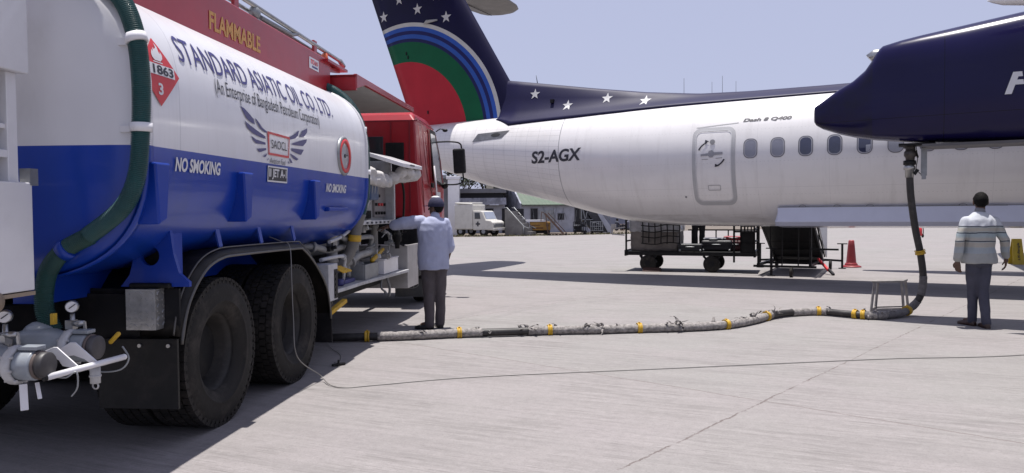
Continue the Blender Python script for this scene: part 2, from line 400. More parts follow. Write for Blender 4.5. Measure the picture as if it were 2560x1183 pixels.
# low flat-roofed building with balustrade
def bx_at(u0, u1, v0, v1, Y):
    a = atY(u0, v0, Y); b_ = atY(u1, v1, Y); return a.x, b_.x, b_.z, a.z
t = thing('flat_roofed_building', 'low pale blue flat roofed building with a stained parapet behind the ambulance', 'building', (-2.2, 54, 0))
x0, x1, z0, z1 = bx_at(1140, 1262, 472, 500, 54)
m_ = MB(); m_.bx(x0 + 2.2, x1 + 2.2, 0, 6, 0, 2.0); m_.obj('wall', PLASTER2, t)
m_ = MB(); m_.bx(x0 + 2.1, x1 + 2.3, -.5, 6.2, 2.85, 3.15); m_.obj('roof', GREYWALL, t)
m_ = MB(); m_.bx(x0 + 2.1, x1 + 2.3, -.45, -.2, 2.02, 2.5)
for i in range(16): m_.bx(x0 + 2.2 + i * .22, x0 + 2.27 + i * .22, -.47, -.44, 2.22, 2.4)
m_.obj('parapet', PLASTER, t)
m_ = MB(); m_.bx(x0 + 2.3, x1 + 2.1, -.19, .0, 2.5, 2.85); m_.obj('clerestory', DARKOPEN, t)
for k in (0.35, 1.5):
    m_ = MB(); m_.bx(k, k + .55, -.03, .02, 0, 1.75); m_.obj('door', DARKOPEN, t)
m_ = MB(); m_.bx(.35, .85, 1.5, 2.0, 3.15, 3.62); m_.obj('chimney', mat('cream_tank', (.42, .38, .29), .8), t, .02)
# green roofed house: gable end to the left front, eaves along the right front
HR = R(20); t = thing('green_roofed_house', 'low house with a green sheet roof and a black stained gable wall', 'house', (atY(1303, 588, 54).x, 54, 0), HR)
L, Wd, ez, rz_ = 5.6, 4.6, 2.05, 3.25
m_ = MB(); m_.px([(0, 0), (Wd, 0), (Wd, ez), (Wd / 2, rz_ - .05), (0, ez)], -.0, .18); m_.bx(.18, L, 0, .18, 0, ez - .02); m_.bx(.18, L, Wd - .18, Wd, 0, ez - .02); m_.bx(L - .18, L, .18, Wd - .18, 0, ez - .02)
m_.obj('wall', PLASTER2, t)
m_ = MB(); m_.px([(-.02, 0), (Wd * .9, 0), (Wd * .9, ez + .35), (Wd * .55, rz_ + .35), (Wd * .4, rz_ + .35), (-.12, ez + .05)], -.12, -.005); m_.obj('gable_wall', PLASTER, t)
m_ = MB(); m_.px([(-.25, ez - .1), (-.25, ez - .04), (Wd / 2, rz_ + .04), (Wd + .25, ez - .04), (Wd + .25, ez - .1), (Wd / 2, rz_ - .02)], .0, L + .2); m_.obj('roof', GREENROOF, t)
for a, b_, c_, d_, nm in ((.75, 1.25, .55, 1.72, 'window'), (4.2, 4.75, 0.02, 1.75, 'door'), (2.85, 3.3, .9, 1.35, 'window')):
    m_ = MB(); m_.bx(a, b_, -.012, .02, c_, d_); o = m_.obj(nm, DARKOPEN, t)
    f_ = MB(); f_.bx(a - .05, a, -.03, 0, c_, d_); f_.bx(b_, b_ + .05, -.03, 0, c_, d_); f_.bx(a - .05, b_ + .05, -.03, 0, d_, d_ + .05); f_.obj('frame', GREYWALL, o)
m_ = MB(); m_.bx(1.3, 2.5, -.03, 0, .3, 1.6)
for i in range(5): m_.bx(1.3 + i * .27, 1.34 + i * .27, -.05, -.03, .3, 1.6)
m_.obj('shutter', mat('pale_shutter', (.36, .37, .38), .7, var=.3, scale=4), t)
m_ = MB()
for i in range(14): 
    a = rg.uniform(.2, L - .3); m_.bar((a, -.03, rg.uniform(1.2, 1.9)), (a + rg.uniform(-.2, .2), -.03, rg.uniform(.2, 1.1)), .02)
m_.obj('pipe', GREYM, t)
# grey lean-to and long bluish wall to the right
t = thing('lean_to', 'grey lean-to with a white slab roof beside the green roofed house', 'shed', (atY(1425, 585, 57).x, 57, 0))
m_ = MB(); m_.bx(0, 2.4, 0, 3, 0, 1.98); m_.obj('wall', GREYWALL, t); m_ = MB(); m_.bx(-.1, 2.2, -.5, 3.1, 2.0, 2.2); m_.obj('roof', WHITE, t)
t = thing('boundary_wall', 'long pale blue wall behind the seated people right of the grey stairs', 'wall', (5, 63, 0))
m_ = MB(); m_.bx(0, 5.6, 0, .3, 0, 3.0); m_.obj('wall', mat('blue_grey_wall', (.24, .26, .34), .9, var=.2, scale=.8, dirt=.2), t); m_ = MB(); m_.bx(-.05, 5.65, -.05, .35, 3.0, 3.1); m_.obj('coping', CONC, t)
# trees behind, crowns of many small leaves
LEAF = mat('dusty_leaves', (.045, .06, .03), .8, var=.6, scale=1.5); BARK = mat('bark', (.06, .05, .04), .9, var=.4)
def tree(x, y, h, r, seed, label):
    q = random.Random(seed); t = thing('tree', label, 'tree', (x, y, 0), 0, 'trees behind the low buildings'); tr = MB()
    def limb(a, d, l, r0, lv):
        pts = [a]; 
        for i in range(3): d = (d + V((q.uniform(-.25, .25), q.uniform(-.25, .25), q.uniform(-.05, .2)))).normalized(); pts.append(pts[-1] + d * l / 3)
        tr.tube(pts, [r0, r0 * .85, r0 * .7, r0 * .5], 6)
        if lv:
            for i in range(4): limb(pts[-1 - i % 2], (d + V((q.uniform(-1, 1), q.uniform(-1, 1), q.uniform(-.1, .6)))).normalized(), l * .6, r0 * .5, lv - 1)
        else: tips.append(pts[-1])
    tips = []; limb(V((0, 0, 0)), V((0, 0, 1)), h * .5, .16, 3); tr.obj('trunk', BARK, t)
    lf = MB()
    for p in tips:
        if q.random() < .08: continue
        for i in range(30):
            c = p + V((q.gauss(0, .3), q.gauss(0, .3), q.gauss(0, .22))); s = q.uniform(.06, .15)
            a = V((q.uniform(-1, 1), q.uniform(-1, 1), q.uniform(-.5, .5))).normalized() * s; b_ = V((q.uniform(-1, 1), q.uniform(-1, 1), q.uniform(-1, 1))).normalized() * s
            lf.add([c - a, c + b_ * .6, c + a, c - b_ * .6], [(0, 1, 2, 3)])
    lf.obj('crown', LEAF, t)
tree(-3.9, 62, 6.0, 1.6, 1, 'sparse dark tree rising right beside the white hangar column')
tree(-2.3, 63, 5.6, 1.6, 2, 'sparse dark tree behind the middle of the flat roofed building')
tree(-.9, 64, 5.4, 1.6, 5, 'sparse dark tree behind the gable of the green roofed house')
# ================================================================== things parked in front of the buildings
AMB = mat('cream_van_paint', (.55, .53, .48), .4, coat=.3, var=.12, scale=3, dirt=.25)
def van():
    t = thing('ambulance', 'white box bodied ambulance with a cross on its door beside the stained wall', 'ambulance', (-2.75, 47.3, 0), R(-27))
    M = Matrix.Translation((0, 0, 0))
    m_ = MB(); m_.bx(-1.0, .3, .05, 1.75, .42, 1.98); m_.obj('box_body', AMB, t, .06)
    prof = [(.3, .38), (1.72, .38), (1.74, .85), (1.55, .98), (1.22, 1.02), (.98, 1.52), (.88, 1.58), (.3, 1.6)]
    m_ = MB(); m_.py(prof, .1, 1.62); m_.obj('cab', AMB, t, .05)
    m_ = MB(); m_.py([(.45, 1.08), (.85, 1.08), (.80, 1.46), (.45, 1.46)], .085, .1); m_.obj('side_window', GLASS, t)
    m_ = MB(); m_.add([(1.17, .2, 1.06), (1.17, 1.52, 1.06), (.99, 1.48, 1.50), (.99, .24, 1.50)], [(0, 1, 2, 3)]); 
    m_.v = [p + V((.035, 0, .012)) for p in m_.v]; m_.obj('windscreen', mat('pale_glass', (.30, .33, .40), .08, coat=.5), t)
    m_ = MB(); m_.bx(.62, .72, .09, .1, .62, .92); m_.bx(.52, .82, .088, .1, .72, .82); m_.obj('cross', BLACKINK, t)
    m_ = MB(); m_.bx(1.70, 1.8, .1, 1.64, .36, .52); m_.obj('bumper', AMB, t, .03)
    m_ = MB(); m_.bx(1.735, 1.76, .2, 1.55, .58, .78)
    m_.obj('grille', GREYM, t)
    for y in (.32, 1.42):
        m_ = MB(); m_.cyl((1.74, y, .68), (1.775, y, .68), .09); m_.obj('headlight', STEEL, t)
    m_ = MB(); m_.bx(1.801, 1.805, .6, 1.2, .4, .5); m_.obj('number_plate', WHITEINK, t)
    for x in (-.6, 1.05):
        for y in (.2, 1.55):
            m_ = MB(); m_.lathe([(.0, -.09), (.27, -.09), (.30, -.05), (.30, .05), (.27, .09), (0, .09)], (x, y, .3), 'Y'); w_ = m_.obj('wheel', RUBBER, t)
            m_ = MB(); m_.cyl((x, y - .1, .3), (x, y + .1, .3), .13); m_.obj('rim', GREYM, w_)
    m_ = MB(); m_.bx(-.9, .2, .2, 1.6, 1.99, 2.12); m_.tube([(-.95, .1, 2.07), (.3, .1, 2.0)], .05); m_.obj('roof_pod', AMB, t, .03)
van()
t = thing('concrete_steps', 'grey concrete boarding steps with pale side rails in front of the gable', 'steps', (atY(1264, 590, 47.8).x, 47.8, 0), R(-24))
m_ = MB()
for i in range(6): m_.bx(.0 + i * .0, 1.62 - i * .24, .05, 1.1, i * .26, (i + 1) * .26)
m_.obj('step', CONC, t)
m_ = MB(); m_.py([(-.02, 0), (1.2, 0), (1.2, .58), (.1, 1.68), (-.02, 1.68)], -.05, .04); m_.obj('side_panel', CONC, t)
for y in (-.02, 1.1):
    m_ = MB(); m_.tube([(-.05, y, 1.75), (.1, y, 1.78), (1.25, y, .6), (1.62, y, .45)], .03); m_.tube([(1.25, y, .6), (1.25, y, 0)], .025); m_.obj('handrail', GREYM, t)
m_ = MB(); m_.bx(.12, .75, 1.15, 1.2, 1.1, 1.7); m_.obj('opening', DARKOPEN, t)
t = thing('orange_trailer', 'orange box trailer between the concrete steps and the leaning ladder', 'trailer', (atY(1326, 590, 48.3).x, 48.3, 0))
ORANGE = mat('orange_paint', (.36, .19, .03), .6, var=.3, scale=4, dirt=.3)
m_ = MB(); m_.bx(0, 1.28, 0, 1.4, .32, .84); m_.obj('body', ORANGE, t, .02)
m_ = MB(); m_.py([(-.25, .86), (.95, .86), (1.0, .95), (.9, .98), (-.25, .98)], -.05, 1.4); m_.obj('lid', WHITE, t)
m_ = MB(); m_.bx(.05, .8, -.012, -.002, .42, .5); m_.bx(.05, .6, -.012, -.002, .6, .64); m_.obj('panel', mat('brown_rust', (.16, .07, .03), .8, var=.4), t)
text_obj('lettering', 'TA', .2, .16, lambda a, b_: V((.98 + a, -.006, .56 + b_)), BLACKINK, t, cut=0)
m_ = MB(); m_.bx(.0, 1.25, .1, 1.3, .12, .3); m_.obj('chassis', UNDER, t)
for x in (.25, 1.0):
    m_ = MB(); m_.lathe([(0, -.06), (.16, -.06), (.16, .06), (0, .06)], (x, .1, .16), 'Y', 20); m_.obj('wheel', RUBBER, t)
def ladder():
    t = thing('boarding_ladder', 'brown wheeled boarding ladder leaning beside the orange trailer', 'ladder', (atY(1405, 590, 47.6).x, 47.6, 0))
    RUST = mat('rusty_tube', (.15, .095, .07), .8, var=.4, scale=8)
    for y in (0, .62):
        m_ = MB(); m_.bar((.1, y, .1), (-1.05, y, 1.38), .06, .1); m_.bar((.32, y, .12), (-.85, y, 1.42), .03); m_.obj('stringer', RUST, t)
    for i in range(8):
        k = i / 8 + .06; m_ = MB(); m_.bx(.1 - 1.15 * k - .08, .1 - 1.15 * k + .08, .03, .6, .1 + 1.28 * k, .13 + 1.28 * k); m_.obj('tread', RUST, t)
    for y in (0, .62):
        m_ = MB(); m_.bar((-1.0, y, 1.35), (-.85, y, .05), .04); m_.bar((-1.0, y, 1.35), (-1.25, y, 1.5), .03); m_.bar((-1.25, y, 1.5), (-1.3, y, .9), .025); m_.obj('leg', RUST, t)
    m_ = MB(); m_.bar((-.85, 0, .1), (.3, 0, .08), .05); m_.bar((-.85, .62, .1), (.3, .62, .08), .05); m_.obj('base_frame', RUST, t)
    for x in (-.8, .25):
        m_ = MB(); m_.cyl((x, -.04, .07), (x, .03, .07), .07); m_.obj('wheel', RUBBER, t)
ladder()
def cage(x, y, label, seed):
    q = random.Random(seed); t = thing('cage_trolley', label, 'trolley', (x, y, 0), q.uniform(-.3, .3), 'cage trolleys by the ladder')
    m_ = MB()
    for i in range(7): m_.bar((i * .13, 0, .22), (i * .13, 0, .82), .025); m_.bar((i * .13, .6, .22), (i * .13, .6, .82), .025)
    for z in (.24, .52, .82): m_.bar((0, 0, z), (.8, 0, z), .03); m_.bar((0, .6, z), (.8, .6, z), .03); m_.bar((0, 0, z), (0, .6, z), .03); m_.bar((.8, 0, z), (.8, .6, z), .03)
    m_.obj('cage', UNDER if seed == 3 else GREYM, t)
    m_ = MB(); m_.bx(0, .8, 0, .6, .16, .22); m_.obj('deck', UNDER, t)
    b_ = MB()
    for i in range(6): b_.cbx((q.uniform(.12, .68), q.uniform(.1, .5), q.uniform(.3, .75)), (q.uniform(.15, .3), q.uniform(.15, .3), q.uniform(.12, .25)), (q.uniform(-.4, .4), q.uniform(-.4, .4), 0))
    b_.obj('load', mat('dark_scrap%d' % seed, (.03, .032, .045), .8, var=.5, scale=9), t)
    for i in range(4):
        m_ = MB(); c = (.1 + .6 * (i % 2), .05 + .5 * (i // 2), .08); m_.cyl((c[0], c[1] - .02, .08), (c[0], c[1] + .02, .08), .08); m_.obj('wheel', RUBBER, t)
cage(3.95, 48.9, 'dark loaded cage trolley next to the leaning ladder', 3)
cage(5.1, 49.4, 'grey barred cage trolley at the foot of the grey passenger stairs', 8)
def bigstairs():
    o = atY(1520, 585, 50.3); t = thing('passenger_stairs', 'dark treaded passenger stairs with a white side band by the blue wall', 'airstairs', (o.x, 50.3, 0))
    DK = mat('dark_treads', (.05, .05, .055), .7, var=.3, scale=5)
    for i in range(11):
        k = i / 11; m_ = MB(); m_.bx(-.55 - 1.15 * k, .2 - 1.15 * k, 0, 1.5, .12 + 1.75 * k, .27 + 1.75 * k); m_.obj('tread', DK, t)
    m_ = MB(); m_.py([(.25, .0), (.35, .25), (-.85, 1.95), (-1.0, 1.9), (.05, 0)], -.06, .0); m_.obj('side_band', PLASTER2, t)
    m_ = MB(); m_.py([(-.6, .12), (-1.75, 1.9), (-1.75, 1.0), (-.9, .12)], .1, 1.4); m_.obj('underside', DK, t)
    m_ = MB()
    for a, b_ in (((-1.7, 0, .1), (-1.3, 0, 1.8)), ((-1.3, 0, .1), (-1.7, 0, 1.8)), ((-1.75, 0, .1), (-1.75, 0, 1.9)), ((-1.75, 0, .95), (-1.0, 0, .95)), ((-1.75, 0, .1), (.2, 0, .1))): m_.bar(a, b_, .05)
    m_.obj('support_frame', GREYM, t)
    for y in (.02, 1.5):
        m_ = MB(); m_.tube([(.15, y, .9), (-1.2, y, 2.75), (-1.75, y, 2.75)], .03); m_.bar((-1.2, y, 2.7), (-1.2, y, 1.8), .03); m_.bar((.15, y, .9), (.15, y, .2), .03); m_.obj('handrail', GREYM, t)
    for x in (-1.5, 0):
        m_ = MB(); m_.cyl((x, .0, .12), (x, .12, .12), .12); m_.obj('wheel', RUBBER, t)
bigstairs()
# distant radio masts beyond the aircraft
for u, v, Y, l in ((1710, 196, 95, 'thin radio mast rising leftmost behind the blue dorsal fin'), (1780, 205, 110, 'thin radio mast second from left behind the dorsal fin'), (1806, 190, 100, 'tallest thin radio mast behind the dorsal fin'), (1840, 203, 105, 'thin radio mast rightmost behind the dorsal fin')):
    p = atY(u, v, Y); t = thing('radio_mast', l, 'mast', (p.x, Y, 0), 0, 'radio masts on the skyline')
    m_ = MB(); m_.tube([(0, 0, 0), (0, 0, p.z * .7), (0, 0, p.z)], [.05, .035, .02], 6); m_.obj('pole', UNDER, t)
    m_ = MB(); m_.bar((-.5, 0, 1), (0, 0, p.z * .5), .02); m_.bar((.5, 0, 1), (0, 0, p.z * .5), .02); m_.obj('stay', GREYM, t)
# ================================================================== fuel tanker (local: +x right side, +y forward, origin under rear axle)
TA = R(5.7); _tr = V((math.cos(TA), -math.sin(TA), 0))
TO = gnd(540, 1075) - _tr * 1.25
TK = thing('fuel_tanker', 'white and blue aviation fuel tanker lorry with red cab and red catwalk coaming', 'fuel truck', TO, -TA)
TA_, TB, TZ, TN = 1.345, .925, 2.03, 3.3
def tx(z): return TA_ * max(0.0, 1 - abs((z - TZ) / TB) ** TN) ** (1 / TN)
def tring(k, y, n=64):
    out = []
    for j in range(n):
        q = 2 * math.pi * j / n; c, s = math.cos(q), math.sin(q)
        out.append(V((TA_ * k * math.copysign(abs(c) ** (2 / TN), c), y, TZ + TB * k * math.copysign(abs(s) ** (2 / TN), s))))
    return out
def tankpaint(g, p):
    x, y, z = g.xyz(p)
    n = g.noise(g.comb(g.m('MULTIPLY', x, 3.0), g.m('MULTIPLY', y, 5.0), g.m('MULTIPLY', z, .8)), 1.5, 6, .6)
    wht = g.mix(g.m('MULTIPLY', g.ramp(n, .5, .75), .22), (.66, .655, .68), (.46, .45, .45))
    fr = g.m('ABSOLUTE', g.m('SUBTRACT', y, -.55))
    wht = g.mix(g.m('MULTIPLY', g.m('LESS_THAN', fr, .006), .35), wht, (.3, .3, .33))
    dr = g.noise(g.comb(g.m('MULTIPLY', x, 2.0), g.m('MULTIPLY', y, 22.0), g.m('MULTIPLY', z, .8)), 1.0, 5, .65)
    wht = g.mix(g.m('MULTIPLY', g.ramp(dr, .56, .74), .22), wht, (.36, .34, .31))
    for yy in (.62, 1.9, 3.05): wht = g.mix(g.m('MULTIPLY', g.m('LESS_THAN', g.m('ABSOLUTE', g.m('SUBTRACT', y, yy)), .004), .22), wht, (.3, .3, .33))
    blu = g.mix(g.m('MULTIPLY', g.ramp(n, .45, .75), .35), (.004, .038, .32), (.012, .045, .19))
    return g.mix(g.m('LESS_THAN', z, 1.895), wht, blu)
TANKM = mat('tank_gloss_paint', (1, 1, 1), .3, coat=.15, spec=.4, var=.05, scale=2, paint=tankpaint, bump=.14, bscale=2.4)
m_ = MB(); rs = [tring(k, y) for k, y in ((.02, -1.0), (.35, -1.0), (.65, -.985), (.86, -.965), (.95, -.945), (.985, -.92), (1.0, -.88), (1.004, -.86), (1.0, -.84), (1, 0), (1, 1), (1, 2), (1, 3), (1, 3.34), (1.004, 3.36), (1.0, 3.38), (.985, 3.42), (.95, 3.45), (.86, 3.47), (.5, 3.5), (.02, 3.5))]
m_.rings(rs, True, True, True); tank = m_.obj('tank', TANKM, TK)
def tmap(y0, z0, off=.004): return lambda a, b: V((tx(z0 + b) + off, y0 + a, z0 + b))
# end rims
for y, nm in ((-.9, 'rim'), (3.4, 'rim')):
    m_ = MB(); m_.rings([[p + V((0, d, 0)) for p in tring(k, y)] for k, d in ((1.0, -.03), (1.012, -.03), (1.012, .03), (1.0, .03))], True, False, True); m_.obj(nm, TANKM, tank)
# lettering and emblems on the tank
text_obj('lettering', 'STANDARD ASIATIC OIL CO. LTD.', 2.86, .165, tmap(-.49, 2.452), NAVYINK, tank, bold=.0)
text_obj('lettering', '(An Enterprise of Bangladesh Petroleum Corporation)', 2.0, .135, tmap(-.08, 2.285), BLACKINK, tank, bold=.0)
text_obj('lettering', 'NO SMOKING', .57, .088, tmap(-.62, 1.762, .006), WHITEINK, tank, bold=.035, shear=.15)
text_obj('lettering', 'NO SMOKING', .60, .085, tmap(2.06, 1.705, .006), WHITEINK, tank, bold=.035, shear=.15)
m_ = MB(); patch(m_, [(0, 0), (.39, 0), (.39, .125), (0, .125)], tmap(.715, 1.752, .004)); jp = m_.obj('product_plate', BLACKINK, tank)
m_ = MB(); ringpatch(m_, [(0, 0), (.39, 0), (.39, .125), (0, .125)], [(.012, .012), (.378, .012), (.378, .113), (.012, .113)], tmap(.715, 1.752, .0065)); m_.obj('border', WHITEINK, jp)
text_obj('lettering', 'II JET A-1', .34, .085, tmap(.74, 1.772, .0075), WHITEINK, jp, bold=.03)
# hazard diamond
D0, D1 = -.76, 2.335
m_ = MB(); patch(m_, [(.22, 0), (0, .2), (-.22, 0), (0, -.2)], tmap(D0, D1, .004)); dp = m_.obj('hazard_placard', REDINK, tank)
m_ = MB(); patch(m_, [(.165, -.02), (.165, .045), (-.12, .045), (-.12, -.02)], tmap(D0, D1, .0065)); m_.obj('number_panel', WHITEINK, dp)
text_obj('lettering', '1863', .215, .055, tmap(D0 - .065, D1 - .014, .0085), BLACKINK, dp, bold=.03)
text_obj('lettering', '3', .05, .07, tmap(D0 - .025, D1 - .135, .0065), WHITEINK, dp, bold=.03)
m_ = MB(); patch(m_, [(-.03, .066), (.03, .066), (.055, .085), (.06, .105), (.045, .128), (.042, .11), (.03, .122), (.024, .15), (.0, .172), (.006, .145), (-.012, .13), (-.022, .142), (-.034, .115), (-.042, .128), (-.056, .1), (-.05, .08)], tmap(D0, D1, .0065), .02)
patch(m_, [(-.05, .054), (.05, .054), (.05, .06), (-.05, .06)], tmap(D0, D1, .0065)); m_.obj('flame_symbol', WHITEINK, dp)
# winged company emblem
lo = tmap(0, 0, .005)
def lp(pts): return pts
m_ = MB(); ringpatch(m_, [(.735, 1.962), (1.14, 1.962), (1.165, 2.14), (.72, 2.145)], [(.752, 1.98), (1.128, 1.98), (1.145, 2.122), (.755, 2.126)], lo)
em = m_.obj('winged_emblem', REDINK, tank)
def serif(txt, w, h, f, mm, par):
    o = text_obj('lettering', txt, w, h, f, mm, par); return o
serif('SAOCL', .31, .068, tmap(.79, 2.018, .006), BLACKINK, em)
text_obj('lettering', 'Aviation Fuel', .32, .045, tmap(.75, 1.898, .006), BLACKINK, em, shear=.3)
wl = [[(.27, 2.28), (.33, 2.27), (.41, 2.24), (.48, 2.21), (.5, 2.17), (.43, 2.18), (.36, 2.2), (.31, 2.24)], [(.5, 2.22), (.54, 2.21), (.63, 2.16), (.71, 2.14), (.71, 2.13), (.67, 2.13), (.59, 2.15), (.53, 2.19)], [(.33, 2.18), (.4, 2.16), (.53, 2.13), (.68, 2.1), (.685, 2.08), (.58, 2.085), (.46, 2.1), (.37, 2.13)], [(.43, 2.08), (.51, 2.06), (.68, 2.052), (.68, 2.035), (.51, 2.03), (.46, 2.05)], [(.53, 1.993), (.69, 2.01), (.69, 1.995), (.58, 1.97), (.55, 1.972)], [(.63, 1.94), (.70, 1.97), (.70, 1.957), (.67, 1.938)], [(.70, 1.917), (.735, 1.938), (.73, 1.927), (.71, 1.916)]]
wr_ = [[(1.16, 2.14), (1.26, 2.17), (1.38, 2.22), (1.35, 2.17), (1.28, 2.14), (1.17, 2.12)], [(1.4, 2.18), (1.45, 2.22), (1.58, 2.26), (1.57, 2.22), (1.48, 2.17), (1.39, 2.16)], [(1.21, 2.09), (1.34, 2.12), (1.56, 2.16), (1.54, 2.13), (1.46, 2.09), (1.21, 2.08)], [(1.2, 2.05), (1.29, 2.055), (1.48, 2.06), (1.41, 2.01), (1.32, 2.015), (1.2, 2.03)], [(1.17, 2.005), (1.26, 1.99), (1.35, 1.97), (1.31, 1.955), (1.24, 1.965), (1.18, 1.99)], [(1.155, 1.97), (1.18, 1.955), (1.22, 1.93), (1.18, 1.925), (1.155, 1.95)], [(1.125, 1.938), (1.14, 1.93), (1.15, 1.915), (1.125, 1.92)]]
for ws in (wl, wr_):
    for pl in ws: m_ = MB(); patch(m_, pl, lo, .04); m_.obj('feather', NAVYINK, em)
# round dial gauge on the flank
gy, gz = 2.585, 2.085
m_ = MB(); m_.lathe([(.0, -.03), (.20, -.03), (.20, .012), (.188, .022), (.175, .022), (.17, .012)], (tx(gz), gy, gz), 'X', 40)
gg = m_.obj('level_gauge', GREYM, tank)
m_ = MB(); m_.lathe([(.17, .012), (.172, .026), (.135, .026), (.133, .014)], (tx(gz), gy, gz), 'X', 40); m_.obj('red_ring', REDINK, gg)
m_ = MB(); m_.lathe([(0, .013), (.135, .013)], (tx(gz), gy, gz), 'X', 40, True); m_.obj('dial', WHITE, gg)
m_ = MB(); m_.bar((tx(gz) + .017, gy - .02, gz), (tx(gz) + .017, gy + .09, gz + .01), .012); m_.cyl((tx(gz) + .012, gy, gz), (tx(gz) + .022, gy, gz), .02); m_.obj('needle', BLACKINK, gg)
# vertical stiffener brackets standing off the blue flank
for y in (-.83, .29, 1.70):
    m_ = MB(); m_.px([(y - .085, 1.80), (y + .075, 1.80), (y + .03, 1.47), (y - .055, 1.44)], 1.1, 1.395)
    m_.obj('bracket', BLUE, tank, .012)
m_ = MB(); m_.bx(1.0, 1.34, 2.15, 2.75, 1.52, 1.56); m_.obj('shelf', BLUE, tank, .01)
# rear bunk plate with round lightening hole
def holed(y0, y1):
    out = [(1.03, 1.52), (1.20, 1.52), (1.215, 1.4), (1.235, 1.25), (1.27, 1.13), (1.335, 1.075), (1.335, 1.045), (.88, 1.045), (.94, 1.12), (.975, 1.25), (1.0, 1.42)]
    hole = [(1.08 + .062 * math.cos(2 * math.pi * i / 24), 1.24 + .062 * math.sin(2 * math.pi * i / 24)) for i in range(24)]
    bm = bmesh.new(); ed = []
    for lp_ in (out, hole):
        vs = [bm.verts.new((a, y0, b_)) for a, b_ in lp_]; ed += [bm.edges.new((vs[i], vs[(i + 1) % len(vs)])) for i in range(len(vs))]
    r_ = bmesh.ops.triangle_fill(bm, edges=ed, use_beauty=True)
    ex = bmesh.ops.extrude_face_region(bm, geom=bm.faces[:]); 
    for v in ex['geom']:
        if isinstance(v, bmesh.types.BMVert): v.co.y = y1
    bmesh.ops.recalc_face_normals(bm, faces=bm.faces); me = bpy.data.meshes.new('bunk_plate'); bm.to_mesh(me); bm.free(); me.materials.append(BLUE)
    o = bpy.data.objects.new('bunk_plate', me); COL.objects.link(o); o.parent = TK; return o
holed(-.47, -.44)
m_ = MB(); m_.bx(1.17, 1.2, -.44, -.30, 1.1, 1.5); m_.obj('bunk_web_and_shade', BLUE, TK); m_ = MB(); m_.bx(.95, 1.16, -.36, -.34, 1.08, 1.42); m_.obj('bunk_web_and_shade', UNDER, TK)  # blue web; the near-black plate stands in for shade behind the hole
for y in (-.465, ):
    for x, z in ((1.06, 1.49), (1.17, 1.49)):
        m_ = MB(); m_.cyl((x, -.49, z), (x, -.465, z), .012, n=8); m_.obj('bolt', STEEL, TK)
for sx in (1, -1):
    m_ = MB(); m_.bx(.55 * sx - .1, .55 * sx + .1, -.85, 3.4, .98, 1.2); m_.obj('tank_saddle', BLUE, TK)
# chassis
for sx in (1, -1):
    m_ = MB(); m_.bx(.42 * sx - .04, .42 * sx + .04, -1.1, 8.5, .68, .97); m_.obj('chassis_rail', UNDER, TK)
for y in (-.9, .7, 2.4, 4.2, 6.2):
    m_ = MB(); m_.bx(-.38, .38, y, y + .12, .7, .95); m_.obj('cross_member', UNDER, TK)
for y in (0.14, 1.50):
    m_ = MB(); m_.tube([(-1.0, y, .525), (-.25, y, .525), (-.2, y, .525), (.2, y, .525), (.25, y, .525), (1.0, y, .525)], [.08, .1, .2, .2, .1, .08], 14); m_.obj('axle', UNDER, TK)
    for sx in (1, -1):
        m_ = MB(); m_.bx(.5 * sx - .05, .5 * sx + .05, y - .6, y + .6, .62, .72); m_.obj('leaf_spring', UNDER, TK)
m_ = MB(); m_.bx(-.3, .3, 2.2, 3.2, .5, .75); m_.bx(-1.1, .2, -.8, 2.2, .95, 1.1); m_.obj('underbody', UNDER, TK)
# fenders (both sides): flat topped arch with lips
fp = [(-.47, .73), (-.43, .86), (-.36, .99), (-.24, 1.11), (-.09, 1.2), (.1, 1.245), (.35, 1.255), (1.5, 1.245), (1.68, 1.225), (1.9, 1.12), (2.1, .99), (2.27, .84), (2.36, .66), (2.40, .50)]
FEND = mat('fender_black_plastic', (.011, .0095, .009), .5, spec=.25, var=.4, scale=5, dirt=.5, dcol=(.04, .033, .028))
LIPM = mat('fender_lip_grey', (.09, .085, .08), .4, var=.3)
for sx in (1, -1):
    m_ = MB(); n = len(fp); xs = (.62, 1.20, 1.245, 1.265); dz = (0, 0, -.012, -.05); k = len(m_.v)
    import itertools
    rows = []
    for (y, z) in fp:
        cy, cz = .95, .45; d = V((y - cy, (z - cz) * 1.0)).normalized() if False else V((y - .95, z - .45)).normalized()
        rows.append([V((sx * x, y + d.x * q, z + d.y * q)) for x, q in zip(xs, dz)] + [V((sx * x, y + d.x * (q - .012), z + d.y * (q - .012))) for x, q in reversed(list(zip(xs, dz)))])
    m_.rings(rows, True, True, True); fo = m_.obj('fender', FEND, TK)
    m_ = MB(); m_.tube(spline([V((sx * 1.262, y + (y - .95) * -.02, z - .055)) for y, z in fp], 3), .011, 6); m_.obj('fender_lip', LIPM, fo)
    m_ = MB(); m_.tube(spline([V((sx * 1.225, y, z + .006)) for y, z in fp], 3), .006, 6); m_.obj('fender_edge', LIPM, fo)
    m_ = MB(); m_.bx(min(sx * .60, sx * 1.26), max(sx * .60, sx * 1.26), 2.39, 2.405, .2, .52); m_.obj('mudflap', UNDER, TK)
    m_ = MB(); m_.bx(min(sx * .75, sx * 1.275), max(sx * .75, sx * 1.275), -.52, -.50, .28, .72)
    f2 = m_.obj('mudflap', BLACK, TK)
    for x in (1.03, 1.22):
        m_ = MB(); m_.cyl((sx * x, -.532, .68), (sx * x, -.52, .68), .012, n=10); m_.obj('bolt', STEEL, f2)
    for (ya, za), (yb, zb) in (((.11, 1.535), (.2, 1.262)), ((.79, 1.535), (.89, 1.262)), ((1.47, 1.535), (1.58, 1.262))):
        m_ = MB(); m_.bar((sx * 1.20, ya, za), (sx * 1.21, yb, zb), .012, .05, (0, 1, 0)); m_.cyl((sx * 1.2, ya, za - .005), (sx * 1.235, ya, za - .005), .014, n=8); m_.obj('fender_stay', mat('stay_blue', (.03, .07, .36), .4, var=.1), TK)
